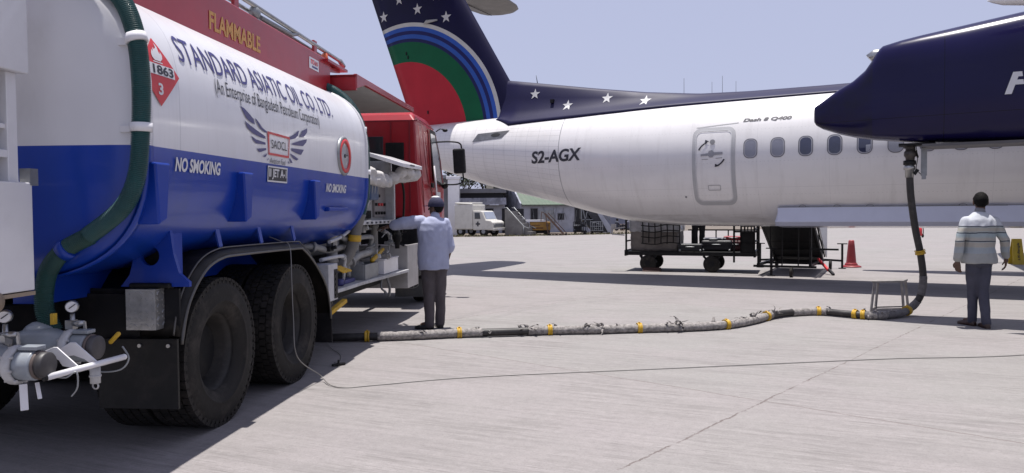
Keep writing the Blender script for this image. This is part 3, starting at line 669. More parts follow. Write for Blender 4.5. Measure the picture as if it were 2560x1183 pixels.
# wheels
def tyre_mb(W=.29, Rr=.525):
    m = MB(); h = W / 2
    m.lathe([(.27, -h * .62), (.285, -h * .8), (.33, -h * .98), (.40, -h * 1.08), (.455, -h * 1.05), (.497, -h * .96), (.512, -h * .86), (.514, -h * .3), (.505, -h * .28), (.505, -h * .22), (.514, -h * .2), (.514, h * .2), (.505, h * .22), (.505, h * .28), (.514, h * .3),
             (.512, h * .86), (.497, h * .96), (.455, h * 1.05), (.40, h * 1.08), (.37, h * 1.075), (.365, h * 1.09), (.355, h * 1.09), (.35, h * 1.04), (.33, h * .98), (.285, h * .8), (.27, h * .62)], (0, 0, 0), 'X', 72)
    for j in range(52):
        for k, (x, wd, off) in enumerate(((-.122, .05, 0), (-.062, .05, .5), (0, .05, 0), (.062, .05, .5), (.122, .05, 0))):
            q = 2 * math.pi * (j + off) / 52; M = Matrix.Rotation(q, 4, 'X')
            m.bx(x - wd / 2, x + wd / 2, -.0255, .0255, .505, Rr, M)
        M = Matrix.Rotation(2 * math.pi * (j + .25) / 52, 4, 'X')
        for sx in (1, -1): m.bx(min(sx * .118, sx * .1445), max(sx * .118, sx * .1445), -.019, .019, .47, .5215, M)
    return m
TYRE = tyre_mb().mesh('tyre', RUBBER)
RIMM = mat('dusty_dark_rim', (.035, .032, .03), .7, var=.4, scale=7, dirt=.55, dcol=(.08, .07, .062))
def rim_mb(deep):
    m = MB(); m.lathe([(.295, .10), (.302, .105), (.30, .085), (.275, .07), (.262, .02), (.255, -deep * .75), (.235, -deep), (.19, -deep), (.165, -deep + .02), (.15, -deep + .02), (.12, -deep + .03), (.10, -deep + .045), (.09, -deep + .05), (0, -deep + .05)], (0, 0, 0), 'X', 48)
    for j in range(10):
        q = 2 * math.pi * j / 10; c = (0, .178 * math.cos(q), .178 * math.sin(q)); m.cyl((-deep - .0, c[1], c[2]), (-deep + .045, c[1], c[2]), .014, n=8)
    return m
RIMD = rim_mb(.12).mesh('rim', RIMM); RIMF = rim_mb(.02).mesh('rim', RIMM)
def wheel(x, y, face, deep=True):
    hub = MB(); hub.cyl((-.14, 0, 0), (-.02, 0, 0), .2); w_ = hub.obj('wheel', UNDER, TK); w_.location = (x, y, .525); w_.rotation_euler = (0, 0, 0 if face > 0 else math.pi)
    for me in (TYRE, RIMD if deep else RIMF):
        o = bpy.data.objects.new(me.name, me); COL.objects.link(o); o.parent = w_; o.rotation_euler = (random.uniform(0, 6), 0, 0)
for y in (.14, 1.50):
    for sx in (1, -1): wheel(sx * 1.095, y, sx); wheel(sx * .765, y, sx)
for sx in (1, -1): wheel(sx * 1.06, 7.75, sx, False)
# chequer plate box behind the fender and black block
m_ = MB(); m_.bx(.955, 1.15, -.54, -.20, .78, 1.035)
for i in range(5):
    for j in range(6):
        a = .8 if (i + j) % 2 else -.8; m_.cbx((.975 + i * .038, -.541, .81 + j * .04), (.024, .006, .006), (0, a, 0))
for i in range(6):
    for j in range(6):
        a = .8 if (i + j) % 2 else -.8; m_.cbx((1.151, -.51 + i * .055, .81 + j * .04), (.006, .026, .006), (a, 0, 0))
m_.obj('chequer_plate_box', CHROME, TK)
m_ = MB(); m_.bx(.95, 1.22, -.5, -.2, 1.037, 1.07); m_.obj('bump_stop', BLACK, TK, .01)
m_ = MB(); m_.bx(.4, 1.0, -.47, -.3, .55, 1.0); m_.bx(.2, 1.25, -.44, -.42, .75, 1.03); m_.obj('rear_shield', UNDER, TK)
# spare reel drum under the tank
m_ = MB(); m_.lathe([(0, -.09), (.15, -.09), (.15, -.07), (.1, -.06), (.1, .06), (.15, .07), (.15, .09), (.11, .1), (0, .1)], (.72, 1.25, 1.335), 'X', 32); m_.cyl((.9, 1.1, 1.3), (.9, .98, 1.28), .04)
m_.obj('cable_reel', mat('dusty_reel', (.06, .055, .05), .7, var=.4, scale=9, dirt=.4), TK)
# red catwalk coaming on top
m_ = MB(); m_.bx(.84, .90, -.95, 3.52, 2.70, 3.25); m_.bx(-.90, -.84, -.95, 3.52, 2.70, 3.25); m_.bx(-.84, .84, 3.46, 3.56, 2.72, 3.22); m_.bx(-.84, .84, -.99, -.9, 2.86, 3.22); cw = m_.obj('catwalk_coaming', RED, TK, .012)
m_ = MB(); m_.bx(-.838, .838, -.88, 3.45, 2.96, 2.99); m_.obj('walkway', GREYM, cw)
text_obj('lettering', 'FLAMMABLE', .93, .145, lambda a, b: V((.904, .70 + a, 2.945 + b)), GOLDINK, cw, bold=.03)
m_ = MB(); m_.bx(.902, .906, 2.84, 3.12, 3.045, 3.165); mp = m_.obj('maker_plate', WHITE, cw)
text_obj('lettering', 'TITAN', .22, .05, lambda a, b: V((.909, 2.87 + a, 3.095 + b)), REDINK, mp, shear=.2, bold=.03)
m_ = MB(); m_.bx(.907, .909, 2.92, 3.08, 3.062, 3.08); m_.obj('stripe', NAVYINK, mp)
for y in (-.5, 1.17, 3.05):
    m_ = MB(); m_.bx(.855, .885, y, y + .09, 3.2, 3.385); m_.obj('rail_post', RED, cw, .006)
m_ = MB(); m_.tube([(.87, -.9, 3.40), (.87, 3.98, 3.33), (.87, 4.02, 3.31)], .022, 10); m_.tube([(.80, -.9, 3.36), (.80, 3.9, 3.30)], .018, 10); m_.cyl((.87, 3.96, 3.33), (.87, 4.08, 3.29), .03)
m_.obj('handrail', STEEL, cw)
m_ = MB(); m_.tube([(.87, 1.72, 3.29), (.87, 2.45, 3.30), (.87, 2.6, 3.345)], .022, 10); m_.ell((.86, 1.62, 3.31), (.05, .07, .06), 14); m_.obj('rail_strut', GREYM, cw)
m_ = MB(); m_.py([(.78, 3.2), (.95, 3.2), (.95, 3.23), (.78, 3.23)], 3.3, 4.0); m_.bar((.87, 3.2, 3.1), (.87, 3.9, 3.2), .03, .05); m_.obj('lamp_bracket', RED, cw)
m_ = MB(); m_.lathe([(.0, 0), (.04, 0), (.04, .03), (.03, .075), (0, .085)], (.87, 3.42, 3.235), 'Z', 16); m_.obj('beacon', mat('amber_lens', (.6, .12, .03), .2, coat=.5), cw)
# green corrugated vent hoses over both tank ends, with white bands
TEAL = mat('teal_hose', (.004, .06, .062), .5, coat=.05, var=.25, scale=9, dirt=.1); TEALD = mat('worn_teal_hose', (.007, .055, .05), .55, var=.3, scale=9, dirt=.3, dcol=(.03, .07, .04))
def vent(path, name, r, ridge, m, par):
    P = resample(spline(path, 14), .0026 if ridge else .02); rr = [r + (ridge * (1 if (i // 2) % 2 else -1) if ridge else 0) for i in range(len(P))]
    mm = MB(); mm.tube(P, rr, 14); return mm.obj(name, m, par)
pr = [(.1, -.97, 2.99), (.6, -.97, 2.98), (.95, -.98, 2.90), (1.13, -.99, 2.81), (1.27, -1.0, 2.69), (1.345, -1.0, 2.5), (1.372, -1.0, 2.25), (1.365, -1.0, 1.98), (1.335, -1.0, 1.72), (1.245, -1.0, 1.54), (1.04, -1.0, 1.385)]
h1 = vent(pr, 'vent_hose', .048, .0032, TEAL, TK)
vent([(1.04, -.98, 1.385), (.90, -1.0, 1.31), (.80, -1.0, 1.2), (.765, -1.0, 1.08), (.765, -1.0, .95), (.80, -.98, .84)], 'vent_hose', .048, .0032, TEALD, TK)
def band(p, d, m, par, r=.06, w_=.05):
    mm = MB(); d = V(d).normalized(); p = V(p); mm.tube([p - d * w_ / 2, p + d * w_ / 2], r, 16); return mm.obj('hose_band', m, par)
band((1.348, -1.0, 2.475), (.3, 0, -1), WHITE, h1); band((1.366, -1.0, 1.985), (0, 0, -1), WHITE, h1); band((.90, -1.0, 1.305), (-1, 0, -.7), BLUE, h1)
m_ = MB(); m_.bx(1.22, 1.33, -.97, -.95, 2.45, 2.49); m_.obj('hose_clip', WHITE, h1); m_ = MB(); m_.bx(1.22, 1.35, -.97, -.95, 1.965, 2.0); m_.obj('hose_clip', WHITE, h1)
pf = [(.1, 3.4, 3.03), (.6, 3.41, 3.0), (.88, 3.43, 2.93), (1.08, 3.45, 2.80), (1.22, 3.46, 2.6), (1.29, 3.46, 2.35), (1.31, 3.46, 2.1), (1.31, 3.46, 1.85), (1.295, 3.46, 1.68), (1.25, 3.46, 1.48)]
h2 = vent(pf, 'vent_hose', .055, .003, TEAL, TK)
for p in ((1.268, 3.46, 2.45), (1.31, 3.46, 1.965)): band(p, (0, 0, 1), WHITE, h2, .066, .055)
GREYH = mat('grey_hose', (.15, .145, .14), .6, var=.3, scale=10, dirt=.3)
vent([(1.25, 3.46, 1.50), (1.2, 3.46, 1.34), (1.17, 3.46, 1.2), (1.12, 3.46, 1.06), (1.05, 3.42, .95), (.95, 3.3, .85), (.85, 3.0, .75)], 'delivery_pipe', .065, 0, GREYH, TK)
band((1.175, 3.46, 1.215), (.1, 0, 1), YELLOW, h2, .075, .075)
# rear cabinet (its right flank shows at the left edge)
RC = MB(); RC.bx(.30, .90, -2.35, -1.245, 1.105, 1.675); rc = RC.obj('rear_cabinet', WHITE, TK, .006)
m_ = MB(); m_.bx(.30, .90, -2.35, -1.245, 2.245, 2.95); m_.obj('upper_locker', WHITE, rc, .008)
m_ = MB(); m_.bx(.80, .86, -1.36, -1.29, 1.675, 2.245); m_.bx(.80, .86, -2.3, -2.24, 1.675, 2.245); m_.bx(.80, .86, -2.24, -1.36, 1.80, 1.84); m_.bx(.30, .78, -1.30, -1.25, 1.68, 2.24) ; m_.bx(.82, .85, -2.24, -1.36, 1.95, 1.975); m_.obj('frame', WHITE, rc, .004)
m_ = MB(); m_.bx(.3, .79, -2.2, -1.4, 1.68, 2.2); m_.obj('recess', GREYM, rc)
m_ = MB(); m_.tube([(.87, -1.75, 2.15), (.89, -1.62, 2.08), (.88, -1.5, 2.075)], .012, 8); m_.ell((.86, -1.55, 2.17), (.03, .05, .04), 12); m_.obj('handle', BLACK, rc)
m_ = MB(); m_.bx(.84, .90, -1.26, -1.2, 1.66, 1.75); m_.obj('latch', GREYM, rc)
m_ = MB(); m_.bx(.55, .905, -1.6, -1.25, 1.08, 1.10); m_.lathe([(0, -.04), (.05, -.04), (.05, .03), (0, .03)], (.88, -1.52, 1.07), 'X', 20); m_.obj('floor_flange', mat('tan_fitting', (.35, .27, .2), .6, var=.3), rc)
# bottom loading couplings facing the right side, with gauges and a guard bar
def coupling(fx, cx, y, z, gx, gz_, capm):
    m = MB(); m.lathe([(0, -.30), (.07, -.30), (.085, -.26), (.085, -.1), (.07, -.06), (.07, -.02)], (fx, y, z + .02), 'X', 28); m.ell((fx - .22, y + .04, z + .05), (.1, .09, .09), 16)
    body = m.obj('loading_coupling', GREYBLUE, TK)
    L_ = cx - fx
    m = MB(); m.lathe([(.06, -.025), (.094, -.022), (.101, -.012), (.101, .012), (.094, .022), (.082, .026), (.082, .02)], (fx, y, z), 'X', 32)
    for k in range(8): q = k * math.pi / 4 + .2; m.cyl((fx - .03, y + .09 * math.cos(q), z + .09 * math.sin(q)), (fx + .035, y + .09 * math.cos(q), z + .09 * math.sin(q)), .008, n=6)
    m.obj('flange_ring', WHITEM, body)
    m = MB(); m.lathe([(.076, .015), (.079, .03), (.079, L_ * .62), (.07, L_ * .66), (.066, L_ * .68)], (fx, y, z), 'X', 32); m.bx(fx + .03, cx - .04, y - .035, y + .035, z + .08, z + .1); m.obj('coupling_sleeve', GREYBLUE, body, .003)
    m = MB(); m.lathe([(.055, L_ * .66), (.067, L_ * .68), (.067, L_ * .97), (.06, L_), (0, L_)], (fx, y, z), 'X', 32); m.obj('dust_cap', capm, body)
    m = MB(); m.lathe([(.066, L_ * .68), (.074, L_ * .69), (.074, L_ * .76), (.066, L_ * .77)], (fx, y, z), 'X', 32); m.obj('cap_ring', mat('brown_ring%d' % int(fx * 100), (.12, .09, .08), .6, var=.3), body)
    m = MB(); m.tube([(gx, y + .06, z + .05), (gx, y + .06, gz_ - .04)], [.017, .013], 10); m.cbx((gx, y + .05, z + .12), (.045, .045, .05)); m.tube([(gx, y + .05, gz_ - .095), (gx + .07, y + .02, gz_ - .09), (gx + .1, y + .02, gz_ - .085)], [.014, .02, .012], 10); m.bar((gx + .1, y + .02, gz_ - .08), (gx + .105, y + .02, gz_ - .14), .012)
    m.obj('gauge_pipe', STEEL, body)
    f = V((.45, -.89, 0)).normalized(); g0_ = V((gx, y + .06, gz_))
    m = MB(); m.tube([g0_ - f * .03, g0_ - f * .02, g0_ + f * .02, g0_ + f * .024], [.026, .034, .034, .029], 24); gg = m.obj('pressure_gauge', STEEL, body)
    m = MB(); m.tube([g0_ + f * .0245, g0_ + f * .026], [.0285, .0285], 24); m.obj('dial', WHITE, gg)
    m = MB(); r_ = V((f.y, -f.x, 0)) * -1; m.bar(g0_ + f * .029 - r_ * .012 - V((0, 0, .008)), g0_ + f * .029 + r_ * .02 + V((0, 0, .016)), .005); m.obj('needle', BLACKINK, gg)
    return body
cp1 = coupling(.91, 1.085, -1.40, .735, .80, .975, mat('cap_dark', (.045, .042, .045), .5, var=.3, scale=12)); cp2 = coupling(.965, 1.125, -1.06, .765, .93, .985, mat('cap_grey', (.075, .07, .075), .5, var=.3, scale=12))
coupling(.50, .66, -1.2, .76, .42, .99, BLACK)
for pts, r_ in (([(.955, -1.42, .64), (.975, -1.44, .51)], .016), ([(1.0, -1.38, .64), (1.03, -1.40, .56)], .009)):
    m_ = MB(); m_.bar(pts[0], pts[1], r_ * 2.2, r_ * .8); m_.obj('lever', WHITE, cp1, .002)
m_ = MB(); m_.tube(spline([(1.05, -1.35, .67), (1.12, -1.33, .655), (1.16, -1.30, .68), (1.165, -1.3, .60), (1.13, -1.3, .55)], 6), .0045, 6); m_.obj('tether', GREYM, cp1)
m_ = MB(); m_.tube(spline([(1.02, -1.1, .68), (1.12, -1.08, .635), (1.24, -1.05, .64), (1.28, -1.03, .70), (1.25, -1.04, .77)], 6), .005, 6); m_.obj('tether', GREYM, cp2)
m_ = MB(); m_.cyl((1.155, -1.14, .672), (1.155, -1.14, .585), .027, n=16); m_.cyl((1.155, -1.14, .63), (1.155, -1.14, .62), .031, n=16); m_.lathe([(.014, -.004), (.022, 0), (.014, .004)], (1.155, -1.14, .57), 'Y', 14); m_.obj('coupling_plug', WHITEM, cp2)
m_ = MB(); m_.tube([(1.075, -1.41, .673), (1.265, -1.05, .712)], .017, 14); m_.ell((1.265, -1.05, .712), .017, 10)
gb = m_.obj('guard_bar', WHITE, TK)
m_ = MB(); m_.cyl((1.068, -1.423, .6715), (1.076, -1.408, .6735), .0175); m_.obj('bar_end', BLACK, gb)
PL1 = [(.94, .775), (1.0, .80), (1.02, .80), (1.15, .69), (1.12, .685), (1.05, .70), (1.03, .73), (.99, .75)]; PL2 = [(.96, .77), (1.03, .81), (1.06, .81), (1.18, .71), (1.14, .70), (1.11, .72), (1.05, .74), (.99, .73)]
for ly_, P in ((-1.25, PL1), (-1.16, PL2)):
    m_ = MB(); m_.py(P, ly_ - .005, ly_ + .005); m_.obj('gusset', WHITE, gb, .002)
m_ = MB(); m_.caps([(1.17, -1.02, .79), (1.215, -1.02, .835)], [.013, .013], 10); m_.obj('yellow_handle', YELLOW, cp2)
m_ = MB(); m_.bx(.885, .905, -1.12, -1.09, .90, .96); m_.obj('yellow_handle', YELLOW, cp2)
m_ = MB(); m_.bar((.35, -1.40, .72), (.72, -1.40, .735), .06, .05); m_.bar((.3, -1.0, .78), (.9, -.95, .78), .08, .1); m_.obj('manifold_beam', WHITEM, TK)
# ---- pump bay between tank and cab
m_ = MB(); m_.px([(3.55, 1.36), (5.08, 1.36), (5.08, 1.41), (3.55, 1.41)], .35, 1.24); m_.bx(1.2, 1.24, 5.02, 5.08, 1.41, 1.99); m_.bx(1.2, 1.24, 3.55, 3.6, 1.41, 2.2); m_.bx(.35, .4, 3.55, 5.08, 1.41, 2.25); m_.bx(.4, 1.2, 3.56, 3.58, 1.41, 2.2); m_.bx(.4, 1.2, 5.03, 5.07, 1.41, 2.2); m_.bx(.35, 1.0, 3.6, 4.2, 2.2, 2.25)
cabn = m_.obj('control_cabinet', WHITEM, TK, .005)
m_ = MB(); m_.bx(1.08, 1.1, 3.6, 5.02, 1.41, 2.0); m_.obj('instrument_panel', mat('panel_grey', (.36, .355, .35), .5, var=.15, dirt=.2), cabn)
m_ = MB(); m_.bx(1.1, 1.2, 4.05, 4.42, 1.66, 1.95); m_.obj('meter_box', mat('meter_blue', (.03, .07, .17), .4, var=.2), cabn, .02)
m_ = MB(); m_.bx(1.1, 1.125, 4.46, 4.66, 1.72, 1.90); m_.obj('notice', mat('notice_tan', (.42, .27, .10), .6), cabn)
m_ = MB(); m_.bx(1.1, 1.13, 4.45, 4.98, 1.45, 1.86); m_.obj('switch_panel', mat('switch_panel_grey', (.21, .19, .19), .5, var=.2), cabn)
q = random.Random(11); BR = mat('brass_fitting', (.30, .24, .14), .4, metal=.5, var=.3)
for i in range(10):
    y, z = 4.5 + .13 * (i % 4), 1.5 + .11 * (i // 4); m_ = MB(); m_.cyl((1.13, y, z), (1.155, y, z), .02, n=10); m_.obj('knob', REDINK if i in (5, 6) else BLACK, cabn)
for i in range(9):
    y = 3.66 + .05 * i; z = q.uniform(1.5, 1.62); m_ = MB(); m_.tube([(1.13, y, z + q.uniform(.1, .35)), (1.14, y, z)], .009, 6); m_.bx(1.11, 1.17, y - .022, y + .022, z + .05, z + .09); m_.ell((1.15, y, z), .018, 8); m_.obj('valve', [STEEL, BR, WHITEM][i % 3], cabn)
for i in range(6):
    y, z = 3.72 + .1 * i, q.uniform(1.7, 2.1); m_ = MB(); m_.lathe([(0, .0), (.035, 0), (.035, .03), (.028, .032)], (1.11, y, z), 'X', 16); m_.obj('pressure_gauge', [STEEL, BLACK][i % 2], cabn)
for i in range(7):
    m_ = MB(); m_.bx(1.24, 1.247, 3.72 + i * .19, 3.78 + i * .19, 1.372, 1.395); m_.obj('label_plate', BLACKINK, cabn)
m_ = MB(); m_.bx(1.11, 1.13, 4.0, 4.3, 1.43, 1.53)
for i in range(5): m_.bx(1.13, 1.135, 4.02 + i * .055, 4.05 + i * .055, 1.44, 1.52)
m_.obj('counter', UNDER, cabn)
m_ = MB()
for i in range(6):
    y = 3.7 + i * .12; m_.tube(spline([(1.1, y, 1.5 + .1 * (i % 3)), (1.19, y + .05, 1.72), (1.18, y + .1, 2.0), (1.06, y + .15, 2.15)], 6), .009, 6)
m_.obj('wiring', WHITEM, cabn)
m_ = MB(); m_.add([(1.18, 3.98, 2.24), (1.18, 5.02, 2.26), (1.62, 5.05, 2.12), (1.62, 4.02, 2.10)], [(0, 1, 2, 3)]); m_.add([p - V((0, 0, .05)) for p in m_.v[:4]], [(3, 2, 1, 0)]); m_.f += [(0, 1, 5, 4), (1, 2, 6, 5), (2, 3, 7, 6), (3, 0, 4, 7)]; m_.s += [False] * 4
m_.obj('lifted_lid', WHITE, cabn, .006)
m_ = MB()
for i in range(4): m_.bx(1.628, 1.63, 4.35 + i * .06, 4.39 + i * .06, 2.085, 2.105)
m_.obj('lid_marks', BLACKINK, cabn)
m_ = MB(); P = spline([(1.22, 3.5, 1.93), (1.30, 3.75, 1.97), (1.36, 4.0, 1.90), (1.42, 4.25, 1.93), (1.50, 4.5, 2.02), (1.54, 4.8, 2.0)], 8); m_.caps(P, [.058 + .02 * math.sin(i * 1.1) for i in range(len(P))], 14); m_.caps([(1.34, 4.45, 1.93), (1.54, 4.95, 2.01)], [.07, .085], 14); m_.caps([(1.25, 3.6, 1.90), (1.40, 4.1, 1.86)], [.06, .055], 12)
remeshed(m_, 'rolled_canvas', mat('white_canvas', (.52, .50, .49), .8, var=.25, scale=9, dirt=.2), cabn, .014, 3, .022, (9, 9, 12))
m_ = MB(); m_.tube(spline([(1.3, 4.55, 1.98), (1.38, 4.75, 1.98), (1.40, 4.9, 1.8), (1.36, 5.05, 1.5), (1.3, 5.15, 1.2)], 8), .016, 8); m_.obj('black_cable', BLACK, cabn)
# platform with trays and boxes
m_ = MB(); m_.prism([(.2, 2.62), (1.2, 2.62), (1.2, 3.72), (1.29, 5.62), (.2, 5.62)], lambda a, b: V((a, b, .655)), lambda a, b: V((a, b, .695))); m_.obj('platform', WHITEM, TK, .006)
m_ = MB(); m_.bx(.55, 1.26, 5.62, 5.66, .42, 1.04); m_.bx(.55, 1.26, 5.60, 5.62, 1.02, 1.04); m_.bx(1.255, 1.27, 5.62, 6.3, .42, 1.04); m_.bx(.55, .57, 5.66, 6.3, .42, 1.04); m_.bx(.57, 1.255, 5.66, 6.3, 1.0, 1.02); ec = m_.obj('equipment_locker', mat('locker_cream', (.42, .40, .385), .5, var=.2, scale=4, dirt=.35), TK, .008)
m_ = MB(); m_.bx(.9, 1.2, 4.62, 5.35, .70, .885); m_.bx(.89, 1.21, 4.61, 5.36, .885, .90); tb = m_.obj('tool_box', WHITE, TK, .006)
m_ = MB(); m_.bx(.98, 1.12, 4.602, 4.61, .83, .87); m_.obj('latch', STEEL, tb)
m_ = MB(); m_.bx(.82, 1.18, 3.85, 4.42, .695, .705); m_.bx(.82, .84, 3.85, 4.42, .705, .88); m_.bx(1.16, 1.18, 3.85, 4.42, .705, .88); m_.bx(.84, 1.16, 3.85, 3.87, .705, .88); m_.bx(.84, 1.16, 4.4, 4.42, .705, .88); m_.obj('drip_tray', GREYM, TK, .004)
m_ = MB(); m_.caps([(1.12, 4.35, .90), (1.15, 4.75, 1.02)], [.03, .022], 10); m_.obj('yellow_handle', YELLOW, TK)
# pipework: filters, elbows, valves (each vessel a part)
PIPE = mat('pipe_grey', (.33, .325, .315), .5, var=.3, scale=6, dirt=.45)
for (x, y, z0, z1, r) in ((.95, 4.1, .7, 1.3, .085), (.7, 4.6, .7, 1.32, .1), (.98, 3.25, .95, 1.3, .07), (.75, 2.95, .72, 1.2, .11), (.98, 4.95, .88, 1.34, .055)):
    m_ = MB(); m_.lathe([(0, 0), (r, 0), (r, .03), (r * .85, .04), (r * .85, (z1 - z0) - .04), (r * 1.05, (z1 - z0) - .03), (r * 1.05, z1 - z0), (0, z1 - z0)], (x, y, z0), 'Z', 24); m_.obj('filter_vessel', PIPE, TK)
for k, pts in enumerate((
        [(.6, 2.5, 1.15), (.95, 2.7, 1.15), (1.02, 3.0, 1.1), (1.02, 3.6, 1.1), (1.0, 3.7, .95), (1.0, 3.75, .75)],
        [(1.1, 2.55, 1.02), (1.12, 3.2, 1.02), (1.1, 3.3, .9), (1.05, 3.4, .72)],
        [(.5, 3.2, 1.25), (1.0, 3.3, 1.25), (1.08, 3.5, 1.2), (1.08, 4.4, 1.2), (1.05, 4.55, 1.1), (1.05, 4.6, .9)],
        [(.9, 3.5, .9), (1.02, 3.75, .92), (1.05, 4.0, .98), (1.05, 4.5, 1.0), (.9, 4.7, 1.0)],
        [(1.14, 2.7, 1.2), (1.15, 3.05, 1.24), (1.13, 3.4, 1.3)],
        [(.9, 4.9, 1.3), (1.08, 5.0, 1.26), (1.12, 5.2, 1.2), (1.1, 5.4, 1.05)],
        [(.4, 4.0, .85), (.8, 4.05, .85), (1.0, 4.3, .85)])):
    m_ = MB(); P = spline(pts, 6); r = (.035, .02, .03, .045, .018, .02, .05)[k]; m_.tube(P, r, 12)
    for i in (6, len(P) - 7): d = (P[i + 1][0] - P[i][0], P[i + 1][1] - P[i][1], P[i + 1][2] - P[i][2]); a = V(P[i]); dd = V(d).normalized(); m_.tube([a, a + dd * .03], r * 1.6, 14)
    m_.obj('pipe', [PIPE, WHITEM, GREYM][k % 3], TK)
for i in range(16):
    x, y, z = q.uniform(.7, 1.18), q.uniform(2.6, 5.3), q.uniform(.75, 1.32); m_ = MB()
    m_.cbx((x, y, z), (q.uniform(.05, .12), q.uniform(.08, .2), q.uniform(.04, .11))); m_.cyl((x, y, z), (x + .08, y, z + .02), q.uniform(.015, .035), n=12); m_.cyl((x + .03, y, z), (x + .03, y + .02, z + .1), .01, n=8)
    m_.obj('fitting', [PIPE, GREYM, WHITEM, BLACK][i % 4], TK, .006)
m_ = MB(); m_.tube(spline([(1.15, 4.7, 1.18), (1.16, 4.95, 1.24), (1.17, 5.0, 1.1), (1.16, 4.98, .98), (1.15, 4.75, .97)], 6), .008, 6); m_.obj('tether', STEEL, TK)
m_ = MB(); m_.lathe([(.0, 0), (.03, 0), (.035, .08), (.055, .1), (.055, .2), (.04, .22), (.04, .3), (0, .3)], (1.28, 5.0, 1.02), 'Z', 18); m_.bar((1.28, 5.0, 1.1), (1.36, 5.05, 1.06), .03); m_.bar((1.28, 5.0, 1.2), (1.40, 5.05, 1.24), .02); m_.obj('nozzle', UNDER, TK)
for i in range(4):
    m_ = MB(); m_.caps([(1.13, 2.85 + i * .07, .93 - i * .004), (1.2, 2.98 + i * .08, .86)], [.013, .013], 8); m_.obj('yellow_handle', YELLOW, TK)
m_ = MB(); m_.cyl((1.0, 3.1, .70), (1.0, 3.1, .80), .05); m_.cyl((1.1, 3.15, .70), (1.1, 3.15, .77), .04); m_.bx(.95, 1.1, 3.3, 3.7, .70, .74); m_.obj('fitting', mat('violet_fitting', (.06, .06, .2), .5, var=.3), TK)
m_ = MB(); m_.bx(1.02, 1.22, 2.44, 2.72, .60, .98); sb = m_.obj('side_cabinet', WHITEM, TK, .006)
m_ = MB(); m_.bx(1.222, 1.226, 2.6, 2.7, .62, .92)
for i in range(5): m_.bx(1.226, 1.232, 2.62, 2.68, .64 + i * .055, .665 + i * .055)
m_.obj('vent_grille', BLACK, sb)
m_ = MB(); m_.bar((1.2, 2.5, .48), (1.25, 2.85, .57), .05, .04); m_.obj('yellow_handle', YELLOW, TK)
m_ = MB(); m_.bx(.5, 1.0, 2.7, 3.2, .47, .65); m_.obj('battery_tray', BLACK, TK); m_ = MB(); m_.bx(.2, .9, 3.3, 5.5, .5, .65); m_.obj('underbody', UNDER, TK)
m_ = MB(); m_.tube(spline([(1.15, 4.9, .66), (1.18, 4.95, .5), (1.15, 5.0, .38), (1.1, 5.0, .44)], 6), .018, 8); m_.tube(spline([(1.12, 4.8, .66), (1.12, 4.75, .52), (1.16, 4.8, .46)], 6), .014, 8); m_.obj('drain_hose', GREYM, TK)
m_ = MB(); m_.bx(.1, .3, 3.55, 6.3, .65, 2.3); m_.bx(-1.15, -.9, 3.55, 6.3, .5, 2.2); m_.obj('inner_bulkhead', GREYM, TK)
m_ = MB(); m_.bx(-.9, .1, 3.55, 6.3, 1.0, 1.05); m_.obj('bay_floor', UNDER, TK)
# red canopy with grey lining over the bay
m_ = MB(); m_.bx(-1.15, 1.18, 3.58, 6.5, 3.06, 3.1); m_.bx(-1.15, 1.18, 3.58, 3.63, 2.92, 3.1); m_.prism([(3.6, 3.11), (6.5, 3.11), (6.5, 3.04), (3.95, 3.03), (3.6, 2.94)], lambda a, b: V((1.145, a, b)), lambda a, b: V((1.185, a, b))); m_.bx(-1.18, -1.15, 3.6, 6.5, 3.02, 3.11); cp = m_.obj('canopy', RED, TK, .006)
m_ = MB(); m_.bx(-1.14, 1.14, 3.65, 6.5, 3.04, 3.058); m_.obj('lining', mat('grey_lining', (.30, .29, .28), .7, var=.15, dirt=.2), cp)
for x in (-1.0, .3):
    m_ = MB(); m_.bx(x, x + .06, 6.3, 6.36, 1.0, 3.05); m_.obj('post', GREYM, cp)
# ---- cab
cprof = [(6.93, 1.42), (6.93, 2.98), (6.98, 3.07), (7.1, 3.12), (8.05, 3.12), (8.35, 3.06), (8.58, 2.9), (8.72, 2.45), (8.82, 2.0), (8.86, 1.3), (8.86, .62), (8.45, .62), (8.4, 1.05), (7.2, 1.05), (7.1, 1.42)]
def cw_(z): return 1.2 - .10 * max(0, (z - 2.05)) ** 1.3 * .9 - (.06 if z > 3.05 else 0)
m_ = MB(); k = len(cprof); m_.add([(-cw_(b), a, b) for a, b in cprof] + [(cw_(b), a, b) for a, b in cprof], [(i, (i + 1) % k, (i + 1) % k + k, i + k) for i in range(k)] + [tuple(range(k)), tuple(range(k, 2 * k))]); CAB = m_.obj('cab', RED, TK, .05, seg=3)
def cq(y, z, off=.004): return V((cw_(z) + off, y, z))
SIDEGL = mat('cab_glass', (.10, .12, .13), .04, coat=.6, var=.05)
m_ = MB(); m_.add([cq(7.95, 2.08), cq(8.62, 2.02), cq(8.52, 2.5), cq(8.35, 2.86), cq(7.95, 2.88)], [(0, 1, 2, 3, 4)]); dw = m_.obj('door_window', SIDEGL, CAB)
m_ = MB(); ringpatch(m_, [(7.90, 2.03), (8.69, 1.96), (8.58, 2.55), (8.39, 2.93), (7.90, 2.94)], [(7.95, 2.08), (8.62, 2.02), (8.52, 2.5), (8.35, 2.86), (7.95, 2.88)], lambda a, b: cq(a, b, .008)); m_.obj('window_seal', BLACK, dw)
m_ = MB()
for pts in (((7.32, 2.95), (7.32, 2.2), (7.5, 1.95), (7.85, 1.75)), ((7.88, 2.95), (7.88, 1.1)), ((7.5, 2.85), (7.5, 2.25)), ((7.65, 2.85), (7.65, 2.1)), ((7.05, 2.9), (7.12, 1.5)), ((7.4, 1.62), (8.8, 1.62)), ((7.2, 3.0), (8.3, 2.97))):
    m_.tube([cq(a, b, 0) for a, b in pts], .007, 6)
